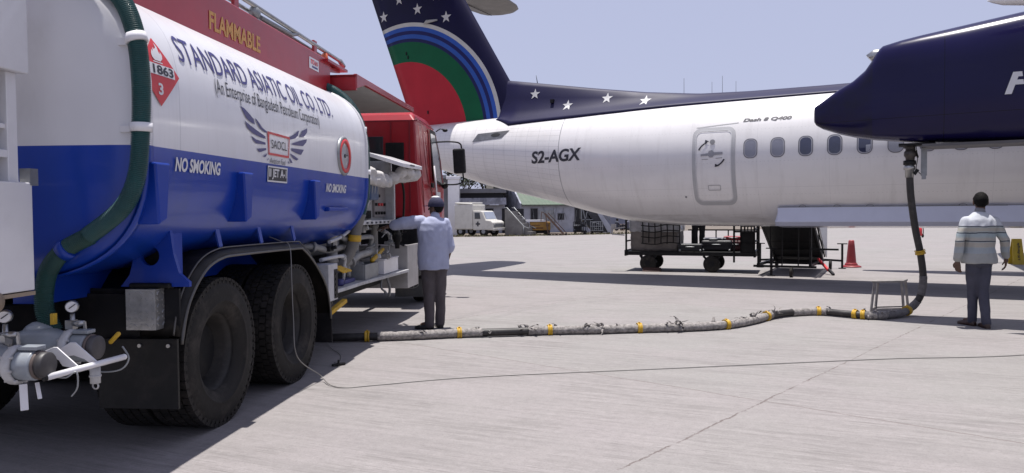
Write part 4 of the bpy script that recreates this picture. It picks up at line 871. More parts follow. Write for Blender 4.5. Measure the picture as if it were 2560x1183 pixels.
m_.obj('panel_seam', mat('red_seam', (.16, .01, .015), .5), CAB)
m_ = MB(); m_.bx(1.2, 1.235, 7.62, 7.78, 1.92, 2.0); m_.obj('door_handle', BLACK, CAB, .006)
m_ = MB(); m_.tube([cq(7.86, 2.3, .03), cq(7.9, 1.9, .04), cq(7.95, 1.45, .04)], .014, 8); m_.obj('grab_rail', WHITE, CAB)
m_ = MB(); m_.bx(1.2, 1.206, 8.15, 8.45, 1.74, 1.86); m_.obj('door_notice', WHITEINK, CAB)
m_ = MB(); m_.add([(-1.0, 8.63, 2.8), (1.0, 8.63, 2.8), (1.08, 8.84, 2.02), (-1.08, 8.84, 2.02)], [(0, 1, 2, 3)]); m_.v = [p + V((0, .03, .01)) for p in m_.v]; m_.obj('windscreen', SIDEGL, CAB)
for x in (-.55, .16):
    m_ = MB(); m_.bx(x, x + .42, 6.915, 6.93, 2.28, 2.72); m_.obj('rear_window', GLASS, CAB, .004)
m_ = MB(); m_.bx(.62, .92, 6.9, 6.93, 2.15, 2.62); m_.obj('intake_grille', BLACK, CAB, .01)
m_ = MB(); m_.bx(-1.14, 1.14, 6.92, 6.932, 2.96, 2.975); m_.bx(.70, .715, 6.915, 6.932, 1.5, 2.95); m_.bx(1.0, 1.02, 6.915, 6.932, 1.5, 2.95); m_.obj('panel_seam', mat('red_seam2', (.2, .012, .02), .4), CAB)
m_ = MB(); m_.bx(-1.15, 1.15, 6.95, 8.8, .75, 1.05); m_.bx(-1.2, 1.2, 6.93, 7.15, .45, 1.42); m_.bx(.8, 1.2, 7.15, 8.4, 1.06, 1.3); m_.obj('cab_underside', UNDER, TK)
m_ = MB(); m_.bx(-1.2, 1.2, 8.5, 8.95, .4, .9); m_.obj('bumper', BLACK, TK, .03)
m_ = MB(); m_.bx(.72, 1.24, 7.02, 7.045, .14, .43); mfl = m_.obj('mudflap', mat('flap_black', (.05, .052, .055), .6, var=.3, dirt=.3), TK)
m_ = MB(); n = 24; f_ = lambda a, b: V((.99 + a, 7.012, .345 + b)); ringpatch(m_, [(.125 * math.cos(2 * math.pi * i / n), .07 * math.sin(2 * math.pi * i / n)) for i in range(n)], [(.113 * math.cos(2 * math.pi * i / n), .061 * math.sin(2 * math.pi * i / n)) for i in range(n)], f_)
for sx in (1, -1): m_.add([f_(sx * .012, .03), f_(sx * .028, .03), f_(sx * .05, -.056), f_(sx * .034, -.056)], [(0, 1, 2, 3)]); m_.add([f_(sx * .012, .042), f_(sx * .012, .03), f_(sx * .085, .012), f_(sx * .09, .03)], [(0, 1, 2, 3)])
m_.obj('flap_emblem', mat('emblem_grey', (.22, .22, .22), .5), mfl)
m_ = MB(); m_.tube(spline([(1.14, 8.45, 2.76), (1.4, 8.42, 2.76), (1.56, 8.42, 2.73), (1.6, 8.42, 2.62), (1.62, 8.42, 2.2), (1.62, 8.42, 2.06), (1.5, 8.42, 2.0), (1.18, 8.46, 2.0)], 6), .014, 8); ma = m_.obj('mirror_arm', BLACK, CAB)
m_ = MB(); m_.cbx((1.565, 8.38, 2.41), (.215, .12, .44), (0, -.05, 0)); m_.obj('mirror', BLACK, CAB, .03)
m_ = MB(); m_.tube([(1.12, 8.5, 2.95), (1.2, 8.5, 3.0), (1.26, 8.5, 2.99)], .01, 6); m_.ell((1.29, 8.5, 2.97), (.05, .03, .03), 12); m_.obj('kerb_mirror', BLACK, CAB)
m_ = MB(); m_.lathe([(.0, -.04), (.05, -.03), (.06, 0), (.06, .03), (0, .03)], (1.27, 8.5, 1.98), 'Y', 20); m_.obj('lower_mirror', BLACK, CAB)
m_ = MB(); m_.bx(.9, 1.2, 6.6, 6.9, .5, 1.3); m_.obj('air_tank', UNDER, TK, .03)
# ================================================================== turboprop airliner (local: +x nose, +y port side away from us, origin below the fin)
AL = R(28); PO = V((0, 18.4, 0))
AC = thing('airliner', 'white twin turboprop airliner with navy tail and green red roundel livery', 'aeroplane', PO, -AL)
FT = [(-4.7, 3.40, 3.56, .08), (-4.3, 3.22, 3.62, .2), (-3.4, 2.95, 3.68, .36), (-2.5, 2.73, 3.72, .5), (-1.82, 2.53, 3.74, .6), (-1.3, 2.36, 3.755, .69), (-.66, 2.16, 3.77, .80), (.23, 1.95, 3.79, .92), (1.13, 1.74, 3.81, 1.04), (1.78, 1.57, 3.825, 1.13), (2.47, 1.39, 3.835, 1.23), (3.22, 1.25, 3.845, 1.30), (4.12, 1.185, 3.855, 1.335), (5, 1.165, 3.855, 1.345),
      (8, 1.165, 3.855, 1.345), (14, 1.165, 3.855, 1.345), (22, 1.165, 3.855, 1.345), (24, 1.25, 3.75, 1.25), (25.5, 1.45, 3.35, 1.0), (26.8, 1.75, 2.85, .62), (27.5, 2.05, 2.5, .25)]
def fus0(s):
    for a, b in zip(FT, FT[1:]):
        if s <= b[0]:
            t = max(0, (s - a[0]) / (b[0] - a[0])); lo, hi, w_ = (a[i] + (b[i] - a[i]) * t for i in (1, 2, 3)); return (lo + hi) / 2, (hi - lo) / 2, w_
    return 2.27, .2, .2
fus = fus0
def fmap(off=.004): 
    def f(s, z):
        zc, h, w_ = fus(s); return V((s, -w_ * math.sqrt(max(0, 1 - ((z - zc) / h) ** 2)) - off, z))
    return f
def fuspaint(g, p):
    x, y, z = g.xyz(p)
    n = g.noise(g.comb(g.m('MULTIPLY', x, .9), y, g.m('MULTIPLY', z, 3)), 1.2, 6, .6)
    c = g.mix(g.m('MULTIPLY', g.ramp(n, .45, .75), .22), (.69, .675, .672), (.54, .525, .52))
    def line(v, per, wd, ph=0.0):
        f = g.m('ABSOLUTE', g.m('SUBTRACT', g.m('FRACT', g.m('ADD', g.m('DIVIDE', v, per), 40.5 + ph)), .5)); return g.m('LESS_THAN', g.m('MULTIPLY', f, per), wd)
    ang = g.m('ARCTAN2', g.m('SUBTRACT', z, g.m('SUBTRACT', 2.83, g.m('MULTIPLY', x, .10))), g.m('MULTIPLY', y, -1.0))
    grid = g.m('MAXIMUM', line(x, .30, .004), g.m('MULTIPLY', line(ang, .115, .0035), 1.0))
    tail = g.m('LESS_THAN', x, 1.74)
    c = g.mix(g.m('MULTIPLY', g.m('MULTIPLY', grid, tail), .4), c, (.25, .25, .26))
    c = g.mix(g.m('MULTIPLY', g.m('LESS_THAN', g.m('ABSOLUTE', g.m('SUBTRACT', x, 1.75)), .011), .7), c, (.2, .2, .21))
    big = g.m('MAXIMUM', line(x, 1.27, .0025, .3), g.m('LESS_THAN', g.m('ABSOLUTE', g.m('SUBTRACT', z, 1.93)), .003))
    big = g.m('MAXIMUM', big, g.m('LESS_THAN', g.m('ABSOLUTE', g.m('SUBTRACT', z, 3.42)), .003))
    c = g.mix(g.m('MULTIPLY', g.m('MULTIPLY', big, g.m('GREATER_THAN', x, 1.8)), .3), c, (.3, .3, .31))
    sk = g.noise(g.comb(g.m('MULTIPLY', x, 5.0), y, g.m('MULTIPLY', z, .7)), 1.4, 6, .65)
    c = g.mix(g.m('MULTIPLY', g.ramp(sk, .52, .72), .16), c, (.30, .28, .26))
    bl = g.noise(g.comb(g.m('MULTIPLY', x, .8), y, g.m('MULTIPLY', z, 4.0)), 2.0, 6, .7)
    c = g.mix(g.m('MULTIPLY', g.m('MULTIPLY', g.ramp(bl, .45, .65), g.m('LESS_THAN', z, 1.42)), .3), c, (.25, .22, .20))
    rv = g.m('MULTIPLY', g.m('LESS_THAN', g.m('ABSOLUTE', g.m('SUBTRACT', g.m('FRACT', g.m('MULTIPLY', x, 14.0)), .5)), .16), line(z, .62, .006, .1))
    c = g.mix(g.m('MULTIPLY', rv, .25), c, (.3, .3, .31))
    return c
FUSM = mat('aircraft_white', (1, 1, 1), .3, coat=.35, var=.05, scale=1.5, paint=fuspaint)
m_ = MB(); rs = []; n = 72
ss = [-4.7 + i * .2 for i in range(52)] + [5.7 + i * .55 for i in range(30)] + [22 + i * .25 for i in range(23)]
def sm(s):
    a = [fus0(s + d) for d in (-.3, -.15, 0, .15, .3)]; return tuple(sum(q[i] for q in a) / 5 for i in range(3))
for s in ss:
    zc, h, w_ = sm(s); rs.append([V((s, w_ * math.cos(2 * math.pi * j / n), zc + h * math.sin(2 * math.pi * j / n))) for j in range(n)])
m_.rings(rs); FUS = m_.obj('fuselage', FUSM, AC)
fus = sm
# ---- fin with painted roundel bands, dorsal fin, tailplane
NAVYC = (.008, .007, .042)
def finpaint(g, p):
    x, y, z = g.xyz(p)
    r = g.m('SQRT', g.m('ADD', g.m('POWER', g.m('SUBTRACT', x, -3.1), 2), g.m('POWER', g.m('SUBTRACT', z, 3.43), 2)))
    n = g.noise(g.comb(g.m('MULTIPLY', x, 2), y, g.m('MULTIPLY', z, .7)), 1.5, 5, .6)
    c = g.mix(g.m('MULTIPLY', n, .5), NAVYC, (.012, .012, .03))
    for rad, col in ((2.945, (.50, .50, .48)), (2.845, (.03, .09, .38)), (2.74, (.015, .018, .10)), (2.65, (.03, .09, .36)), (2.545, (.014, .016, .08)), (2.46, (.004, .095, .04)), (1.955, (.42, .022, .035))):
        c = g.mix(g.m('LESS_THAN', r, rad), c, col)
    return c
STARM = mat('white_star', (.52, .52, .52), .5, var=.1)
FINM = mat('tail_livery', (1, 1, 1), .5, coat=.0, spec=.15, var=.12, scale=2.5, paint=finpaint)
def nacpaint(g, p):
    x, y, z = g.xyz(p); c = (.008, .0065, .046)
    n = g.noise(g.comb(g.m('MULTIPLY', x, .7), y, g.m('MULTIPLY', z, 3.0)), 1.5, 5, .6)
    c = g.mix(g.m('MULTIPLY', g.ramp(n, .5, .75), .35), c, (.016, .015, .045))
    for v, at in ((x, 8.95), (x, 10.35), (z, 2.72)):
        c = g.mix(g.m('MULTIPLY', g.m('LESS_THAN', g.m('ABSOLUTE', g.m('SUBTRACT', v, at)), .004), .8), c, (.002, .002, .008))
    so_ = g.m('MULTIPLY', g.m('LESS_THAN', x, 8.1), g.ramp(g.noise(p, 3.0, 5), .4, .7)); c = g.mix(g.m('MULTIPLY', so_, .6), c, (.012, .011, .012))
    return c
NAVY = mat('navy_gloss', (1, 1, 1), .22, spec=.24, coat=.0, var=.1, scale=1.5, paint=nacpaint, bump=.03, bscale=3)
NAVYD = mat('navy_dorsal', NAVYC, .5, spec=.25, coat=.0, var=.15, scale=1.5)
def fLE(z): return -.02 - (z - 4.66) * .593
def fTE(z): return -2.75 - (z - 3.4) * .374
def ft(c): return 5 * (.2969 * math.sqrt(max(c, 0)) - .126 * c - .3516 * c * c + .2843 * c ** 3 - .1036 * c ** 4)
def fin_y(s, z):
    c = min(1, max(0, (fLE(z) - s) / (fLE(z) - fTE(z)))); return ft(c) * .36
m_ = MB(); rs = []; cs = [0, .004, .012, .03, .06, .1, .17, .25, .35, .5, .65, .8, .92, 1.0]
for z in [3.3 + i * .25 for i in range(18)] + [7.68, 7.74]:
    le, te = fLE(z), fTE(z); k = 1 if z < 7.6 else .85 if z < 7.7 else .5
    rs.append([V((le + (te - le) * c, ft(c) * .36 * k, z)) for c in cs] + [V((le + (te - le) * c, -ft(c) * .36 * k, z)) for c in reversed(cs[1:-1])])
m_.rings(rs); FIN = m_.obj('fin', FINM, AC)
for s, z in ((-3.74, 6.63), (-2.58, 6.66), (-1.71, 6.35), (-3.18, 6.99), (-2.0, 6.93), (-3.7, 7.2), (-2.6, 7.3)):
    pl = star(s, z, .155); pl = [(a, b) for a, b in pl]
    m_ = MB(); m_.add([V((s, -fin_y(s, z) - .006, z))] + [V((a, -fin_y(a, b) - .006, b)) for a, b in pl], [(0, 1 + i, 1 + (i + 1) % 10) for i in range(10)]); m_.obj('star', STARM, FIN)
m_ = MB(); m_.tube([(-2.4, -.16, 6.27), (-2.25, -.24, 6.29), (-1.95, -.22, 6.30)], [.01, .045, .02], 10); m_.obj('hinge_fairing', mat('fairing_grey', (.35, .35, .34), .5), FIN)
for s, z in ((-3.0, 5.6), (-2.95, 5.5), (-2.35, 4.05)):
    m_ = MB(); m_.bx(s - .015, s + .015, -fin_y(s, z) - .02, -fin_y(s, z) + .02, z - .04, z + .04); m_.obj('static_port', BLACK, FIN)
ZT = [(-.6, 4.6), (-.02, 4.66), (1.1, 4.47), (2.29, 4.27), (3.4, 4.10), (4.56, 3.975), (5.6, 3.945), (7, 3.945), (9.6, 3.97)]
def zt(s):
    for a, b in zip(ZT, ZT[1:]):
        if s <= b[0]: return a[1] + (b[1] - a[1]) * (s - a[0]) / (b[0] - a[0])
    return 3.97
def dsec(s):
    zc, h, w_ = fus(s); top = zt(s); out = []; k = min(.69, .40 + .6 * (s + .2)) if s < .34 else min(.76, .69 + .04 * (s - .34)) if s < 3 else max(.60, .76 - .032 * (s - 3))
    for y, q in ((1, .0), (.80, .0), (.60, .03), (.42, .16), (.29, .5), (.20, .85), (.11, .99)):
        yy = y * k; zf = zc + h * math.sqrt(max(0, 1 - (yy / w_) ** 2)); out.append((yy, zf + .012 + (top - zf - .012) * q))
    return [V((s, -y, z)) for y, z in out] + [V((s, y, z)) for y, z in reversed(out)]
m_ = MB(); m_.rings([dsec(-.2 + i * .07) for i in range(8)] + [dsec(.4 + i * .2) for i in range(47)]); DF = m_.obj('dorsal_fin', NAVYD, AC)
for s, z in ((.74, 4.27), (1.62, 3.93), (2.55, 4.03), (3.45, 3.90)):
    z2 = z - .02
    def dm(a, b):
        sec = dsec(a)[:7]
        for p, q in zip(sec, sec[1:]):
            if p.z <= b <= q.z: t = (b - p.z) / (q.z - p.z); return V((a, p.y + (q.y - p.y) * t - .006, b))
        return V((a, sec[-1].y - .006, b))
    pl = star(s, z2, .135); m_ = MB(); m_.add([dm(s, z2)] + [dm(a, b) for a, b in pl], [(0, 1 + i, 1 + (i + 1) % 10) for i in range(10)]); m_.obj('star', STARM, DF)
m_ = MB(); m_.tube([(.72, 0, 4.5), (.68, 0, 4.72)], [.012, .005], 6); m_.bx(1.18, 1.26, -.3, -.2, 4.0, 4.08); m_.obj('whip_aerial', BLACK, DF)
UNDERW = mat('weathered_underside', (.17, .16, .155), .5, var=.3, scale=2, dirt=.3)
for sy in (1, -1):
    m_ = MB(); rs = []
    for y, le, te, t in ((.0, -1.55, -3.95, .26), (1.5, -1.62, -3.75, .22), (3.0, -1.75, -3.5, .18), (3.9, -1.85, -3.35, .15), (4.3, -2.0, -3.3, .12), (4.52, -2.25, -3.2, .09), (4.62, -2.6, -3.0, .04)):
        c2 = [0, .02, .06, .15, .3, .5, .75, 1]
        rs.append([V((le + (te - le) * c, sy * y, 7.62 + ft(c) * t)) for c in c2] + [V((le + (te - le) * c, sy * y, 7.62 - ft(c) * t)) for c in reversed(c2[1:-1])])
    m_.rings(rs); tp = m_.obj('tailplane', UNDERW, AC)
    m_ = MB(); m_.bx(-2.95, -2.93, min(sy * .3, sy * 4.3), max(sy * .3, sy * 4.3), 7.535, 7.55); m_.obj('elevator_gap', BLACK, tp)
# ---- fuselage details
text_obj('registration', 'S2-AGX', 1.27, .275, lambda a, b: fmap(.006)(1.05 + a, 2.565 + b + a * .02), BLACKINK, FUS, bold=.03, shear=.12)
text_obj('type_lettering', 'Dash 8 Q400', .89, .082, lambda a, b: fmap(.006)(5.68 + a, 3.185 + b), BLACKINK, FUS, bold=.035, shear=.25)
m_ = MB(); ms = [(-.63, 3.15), (.2, 3.20), (.38, 3.375), (-.5, 3.345)]; patch(m_, ms, fmap(.008)); ap = m_.obj('exhaust_panel', mat('burnt_steel', (.22, .22, .23), .35, metal=.6, var=.4, scale=6), FUS)
m_ = MB(); patch(m_, [(.02 + .13 * math.cos(i * .4) , 3.285 + .045 * math.sin(i * .4)) for i in range(15)], fmap(.012)); m_.obj('exhaust_port', DARKOPEN, ap)
m_ = MB(); patch(m_, [(4.79, 3.125), (5.6, 3.185), (5.6, 3.195), (4.79, 3.135)], fmap(.006)); m_.obj('drip_rail', GREYM, FUS)
# aft service door with grey surround
FR = mat('door_surround', (.40, .40, .41), .5, var=.1)
m_ = MB(); ringpatch(m_, rrect(4.735, 5.565, 1.60, 3.12, .16), rrect(4.80, 5.50, 1.665, 3.06, .11), fmap(.007)); DR = m_.obj('service_door', FR, FUS)
m_ = MB(); ringpatch(m_, rrect(4.80, 5.50, 1.665, 3.06, .11), rrect(4.815, 5.485, 1.68, 3.045, .1), fmap(.012)); m_.obj('door_gap', mat('door_gap', (.52, .52, .53), .4), DR)
DG = mat('door_marking', (.20, .20, .21), .5)
m_ = MB(); patch(m_, [(5.13 + .05 * math.cos(i * .4), 2.83 + .05 * math.sin(i * .4)) for i in range(16)], fmap(.012)); m_.obj('porthole', DG, DR)
m_ = MB()
patch(m_, [(4.91, 2.555), (5.05, 2.565), (5.08, 2.53), (5.14, 2.53), (5.17, 2.57), (5.33, 2.58), (5.33, 2.625), (5.17, 2.625), (5.13, 2.67), (5.07, 2.655), (5.05, 2.61), (4.91, 2.595)], fmap(.012))
m_.obj('handle', mat('handle_grey', (.27, .27, .29), .4), DR)
m_ = MB()
for a0, a1 in ((110, 160), (-70, -25)):
    o_ = [(5.12 + .28 * math.cos(R(a0 + (a1 - a0) * i / 8)), 2.59 + .26 * math.sin(R(a0 + (a1 - a0) * i / 8))) for i in range(9)]; i_ = [(5.12 + .25 * math.cos(R(a0 + (a1 - a0) * i / 8)), 2.59 + .235 * math.sin(R(a0 + (a1 - a0) * i / 8))) for i in range(9)]
    k = len(m_.v); m_.add([fmap(.012)(*p) for p in o_] + [fmap(.012)(*p) for p in i_], [(j, j + 1, j + 10, j + 9) for j in range(8)])
for cx_, cz_ in ((5.02, 2.84), (5.22, 2.36)): patch(m_, [(cx_ - .04, cz_ - .02), (cx_ + .05, cz_), (cx_ - .03, cz_ + .04)], fmap(.012))
m_.obj('arrow', BLACKINK, DR)
m_ = MB(); ringpatch(m_, rrect(5.03, 5.27, 1.89, 1.99, .01, 1), rrect(5.037, 5.263, 1.897, 1.983, .008, 1), fmap(.01)); patch(m_, [(4.93, 2.49), (5.05, 2.49), (5.05, 2.50), (4.93, 2.50)], fmap(.01)); patch(m_, [(5.2, 2.50), (5.32, 2.51), (5.32, 2.52), (5.2, 2.51)], fmap(.01)); m_.obj('panel_outline', DG, DR)
m_ = MB(); patch(m_, [(4.56 + .022 * math.cos(i * .6), 1.77 + .022 * math.sin(i * .6)) for i in range(10)], fmap(.006)); m_.obj('drain_port', DG, FUS)
# cabin windows
WINS = {'shade': mat('window_shade', (.21, .215, .26), .25, coat=.5, var=.1), 'dark': mat('window_dark', (.045, .05, .09), .08, coat=.6, var=.15), 'pale': mat('window_pale', (.35, .36, .40), .15, coat=.5)}
WFR = mat('window_frame', (.33, .33, .36), .4); WFD = mat('window_frame_dark', (.10, .10, .12), .4)
for i in range(13):
    s = 5.85 + i * .493; z = 2.67; k = 'shade' if i < 2 else 'pale' if i == 5 else 'dark'
    m_ = MB(); ringpatch(m_, rrect(s - .128, s + .128, z - .188, z + .188, .105), rrect(s - .116, s + .116, z - .176, z + .176, .095), fmap(.006)); w_ = m_.obj('window', WFD, FUS)
    m_ = MB(); ringpatch(m_, rrect(s - .116, s + .116, z - .176, z + .176, .095), rrect(s - .098, s + .098, z - .158, z + .158, .082), fmap(.005)); m_.obj('frame', WFR, w_)
    m_ = MB(); patch(m_, rrect(s - .1, s + .1, z - .16, z + .16, .083), fmap(.003), .04); m_.obj('pane', WINS[k], w_)
    if i == 4:
        m_ = MB(); patch(m_, [(s + .02, z - .15), (s + .06, z - .145), (s + .092, z - .1), (s + .095, z - .02), (s + .02, z - .03)], fmap(.0045)); m_.obj('shade_corner', WINS['pale'], w_)
# flat sided belly fairing
BF = mat('fairing_blue_grey', (.50, .53, .66), .3, coat=.4, var=.05)
m_ = MB(); sec = [(-1.02, 1.545), (-1.03, 1.27), (-.92, 1.19), (0, 1.14), (.92, 1.19), (1.03, 1.27), (1.02, 1.545)]
rs = []
for s, k in ((6.24, .0), (6.3, 1.0), (7.5, 1.0), (14.0, 1.0), (15, .6)): rs.append([V((s + (.08 if z > 1.4 and k < 1 else 0), y * (.93 + .07 * k), z + (1 - k) * .0)) for y, z in sec])
m_.rings(rs, True, True, False); bf = m_.obj('belly_fairing', BF, FUS, .004)
m_ = MB()
for s in (6.75, 7.35, 7.9, 8.55, 9.35): m_.tube([V((s + .06 * math.cos(R(a)), -1.03, 1.55 + .035 * math.sin(R(a)))) for a in range(0, 181, 20)], .007, 6)
m_.tube([(6.3, -1.025, 1.55), (10, -1.025, 1.55)], .006, 6); m_.obj('hinge', GREYM, bf)
# ---- nacelles, wing, propellers, main gear
NT = [(7.335, 2.75, 2.965, .11), (7.36, 2.71, 2.985, .14), (7.44, 2.66, 3.03, .18), (7.67, 2.575, 3.19, .24), (7.85, 2.525, 3.29, .28), (8.0, 2.495, 3.42, .315), (8.1, 2.475, 3.57, .335), (8.16, 2.465, 3.68, .345), (8.22, 2.46, 3.735, .355), (8.45, 2.43, 3.79, .39), (8.67, 2.405, 3.83, .42), (9.13, 2.38, 3.90, .48), (9.84, 2.36, 4.0, .54), (11, 2.34, 4.1, .57), (13, 2.34, 4.02, .57), (14.6, 2.5, 3.8, .5), (15.4, 2.7, 3.6, .40)]
NACB = mat('nacelle_belly', (.10, .095, .10), .5, var=.3, scale=2)
BLADE = mat('blade_black', (.02, .02, .02), .4)
for sy in (-1, 1):
    m_ = MB(); rs = []
    for s, lo, hi, w_ in NT:
        zc, h = (lo + hi) / 2, (hi - lo) / 2; r = []
        for j in range(48):
            q = 2 * math.pi * j / 48; c, s2 = math.cos(q), math.sin(q); e = 2 / (5.5 - 2.3 * min(1, max(0, (s - 7.7) / 1.2)))
            r.append(V((s, sy * 4.42 + w_ * math.copysign(abs(c) ** e, c), zc + h * math.copysign(abs(s2) ** e, s2))))
        rs.append(r)
    m_.rings(rs); na = m_.obj('nacelle', NAVY, AC)
    m_ = MB(); m_.tube([V((8.06, sy * 4.42 - .12, 3.57)), V((8.12, sy * 4.42 - .12, 3.62)), V((8.4, sy * 4.42 - .12, 3.62))], [.085, .085, .07], 20); m_.obj('exhaust_lip', STEEL, na)
    m_ = MB(); m_.bx(7.9, 14, sy * 4.42 - .36, sy * 4.42 + .36, 2.335, 2.375) if False else m_.bx(8.7, 13.5, sy * 4.42 - .33, sy * 4.42 + .33, 2.325, 2.36); m_.obj('gear_door', NACB, na)
    m_ = MB(); m_.lathe([(.40, 15.4), (.36, 15.5), (.30, 15.7), (.18, 15.95), (.0, 16.1)], (0, sy * 4.42, 3.15), 'X', 28); m_.obj('spinner', NAVY, na)
    for k in range(6):
        M = Matrix.Translation((15.6, sy * 4.42, 3.15)) @ Matrix.Rotation(k * math.pi / 3, 4, 'X'); m_ = MB()
        m_.add([M @ V(p) for p in ((-.04, -.08, .3), (.04, .08, .3), (.02, .15, 1.2), (.0, .12, 2.05), (-.01, -.05, 2.05), (-.03, -.12, 1.2))] + [M @ (V(p) + V((.02, 0, 0))) for p in ((-.04, -.08, .3), (.04, .08, .3), (.02, .15, 1.2), (.0, .12, 2.05), (-.01, -.05, 2.05), (-.03, -.12, 1.2))], [tuple(range(6)), tuple(range(6, 12))] + [(i, (i + 1) % 6, (i + 1) % 6 + 6, i + 6) for i in range(6)]); m_.obj('propeller_blade', BLADE, na)
    m_ = MB(); m_.cyl((11.6, sy * 4.42, 2.4), (11.6, sy * 4.42, .5), .09); m_.bar((10.6, sy * 4.42, 2.35), (11.55, sy * 4.42, .9), .08); m_.obj('gear_strut', GREYM, na)
    for d in (-.28, .28):
        m_ = MB(); m_.lathe([(0, -.13), (.3, -.13), (.42, -.12), (.45, -.06), (.45, .06), (.42, .12), (.3, .13), (0, .13)], (11.6, sy * 4.42 + d, .45), 'Y', 32); m_.obj('main_wheel', RUBBER, na)
    m_ = MB(); rs = []
    for y, le, te, t, z in ((1.0, 13.4, 10.75, .46, 4.15), (4.4, 13.3, 10.7, .44, 4.2), (9, 12.8, 10.6, .34, 4.24), (13.6, 12.3, 10.75, .22, 4.36), (14.2, 12.0, 10.9, .08, 4.38)):
        c2 = [0, .02, .06, .15, .3, .5, .75, 1]
        rs.append([V((le + (te - le) * c, sy * y, z + ft(c) * t)) for c in c2] + [V((le + (te - le) * c, sy * y, z - ft(c) * t)) for c in reversed(c2[1:-1])])
    m_.rings(rs); wg = m_.obj('wing', mat('wing_grey%d' % sy, (.40, .40, .40), .45, var=.15, scale=1), AC)
    for y in (5.2, 8.6):
        m_ = MB(); m_.lathe([(.0, 9.38), (.035, 9.44), (.075, 9.55), (.105, 9.76), (.13, 10.4), (.13, 11.2), (.0, 12.0)], (0, sy * y, 4.04), 'X', 24); m_.obj('flap_fairing', WHITE, wg)
m_ = MB(); m_.lathe([(1.0, 10.2), (1.0, 12.8)], (0, 0, 3.3), 'X', 24, True); m_.obj('wing_root', FUSM, AC)
text_obj('lettering', 'F', .27, .27, lambda a, b: V((9.60 + a, -4.42 - .535, 2.915 + b)), WHITEINK, [o for o in AC.children if o.name.startswith('nacelle')][0], shear=.28, bold=.04)
# refuelling panel under the starboard nacelle
def pw(s, l, z): return PO + V((math.cos(AL), -math.sin(AL), 0)) * s + V((math.sin(AL), math.cos(AL), 0)) * l + V((0, 0, z))
NS = [o for o in AC.children if o.name.startswith('nacelle')][0]
m_ = MB(); m_.bx(8.42, 8.86, -4.58, -4.28, 2.36, 2.39); rp = m_.obj('refuel_panel', UNDER, NS)
m_ = MB(); m_.bx(8.69, 8.765, -4.44, -4.42, 1.95, 2.38); m_.bx(8.70, 8.755, -4.455, -4.44, 1.90, 1.99); m_.bx(8.69, 8.70, -4.46, -4.40, 1.97, 2.38); m_.obj('panel_door', GREYM, rp)
m_ = MB(); m_.tube(spline([(8.63, -4.42, 2.36), (8.65, -4.43, 2.2), (8.635, -4.43, 2.06), (8.65, -4.43, 2.02), (8.70, -4.43, 1.96)], 6), .005, 6); m_.bar((8.655, -4.43, 2.04), (8.61, -4.43, 1.97), .03, .045); m_.bar((8.61, -4.42, 2.36), (8.625, -4.42, 2.22), .022); m_.obj('cap_lanyard', BLACK, rp)
# ================================================================== fuel hose across the apron
def gz(u, v, z=.055): p = gnd(u, v, z); return (p.x, p.y, p.z, u)
noz = pw(8.56, -4.42, 2.37)
ctrl = [(-3.2, 9.6, .2, 700), (-2.8, 9.2, .06, 760), gz(808, 843), gz(918, 842), gz(1040, 838), gz(1148, 833), gz(1265, 830), gz(1374, 826), gz(1490, 824), gz(1598, 821), gz(1715, 818), gz(1815, 812), gz(1880, 801), gz(1925, 789), gz(1975, 782), gz(2046, 779), gz(2110, 784), gz(2157, 788), gz(2200, 789), gz(2250, 784)]
def hv(u, v, Y): p = atY(u, v, Y); return (p.x, p.y, p.z, u + (790 - v) * 3)
ctrl += [hv(2278, 769, 10.62), hv(2300, 742, 10.58), hv(2308, 700, 10.55), hv(2302, 640, 10.53), hv(2288, 570, 10.51), hv(2277, 490, 10.49), hv(2274, 435, 10.48), (noz.x - .01, noz.y, 2.0, 3400)]
HP = spline(ctrl, 14); hb = gnd(1500, 830)
HZ = thing('fuel_hose', 'long black fuel hose bandaged with grey canvas running from tanker to wing nacelle', 'hose', hb)
BRUB = mat('hose_black_rubber', (.022, .019, .019), .55, var=.35, scale=14, dirt=.45, dcol=(.09, .08, .075))
m_ = MB(); m_.tube([p[:3] for p in HP], .047, 14); m_.obj('rubber_hose', BRUB, HZ, org=hb)
CANV = mat('frayed_canvas', (.33, .305, .29), .95, var=.6, scale=26, dirt=.4, dcol=(.16, .145, .14), bump=.8, bscale=80); CANVD = mat('worn_grey_wrap', (.16, .15, .15), .9, var=.5, scale=20, bump=.6, bscale=60)
qr = random.Random(4)
def sect(u0, u1): return [p for p in HP if u0 <= p[3] <= u1]
for u0, u1, mm in ((942, 1212, CANV), (1312, 1930, CANV), (1976, 2072, CANV), (2152, 2420, CANVD), (2455, 2620, CANVD), (2165, 2215, CANV)):
    P = resample([p[:3] for p in sect(u0, u1)], .018); m_ = MB(); rr = [.0505 + .006 * noise.noise(V((i * .21, 2, u0))) + .003 * qr.random() for i in range(len(P))]
    k0 = len(m_.v); m_.tube(P, rr, 16)
    for i in range(k0, len(m_.v)): m_.v[i] += V([.005 * noise.noise(m_.v[i] * 28 + V((a * 9, 0, 0))) for a in range(3)])
    m_.obj('canvas_wrap', mm, HZ, org=hb)
def near(u): return min(HP, key=lambda p: abs(p[3] - u))
def cl(u, w_=.055, off=0.0):
    i = min(range(len(HP)), key=lambda j: abs(HP[j][3] - u)); a = V(HP[max(i - 1, 0)][:3]); b = V(HP[min(i + 1, len(HP) - 1)][:3]); d = (b - a).normalized(); p = V(HP[i][:3])
    m_ = MB(); m_.tube([p - d * w_ * .5, p - d * w_ * .2, p - d * w_ * .18, p + d * w_ * .18, p + d * w_ * .2, p + d * w_ * .5], [.069, .069, .063, .063, .069, .069], 18); m_.cbx(p + V((0, 0, .068)), (.02, .03, .02)); m_.obj('yellow_clamp', YELLOW, HZ, org=hb)
for u in (918, 1148, 1374, 1598, 1815, 1915, 2046, 2138, 2157, 2262 + 35, 2302 + 474): cl(u)
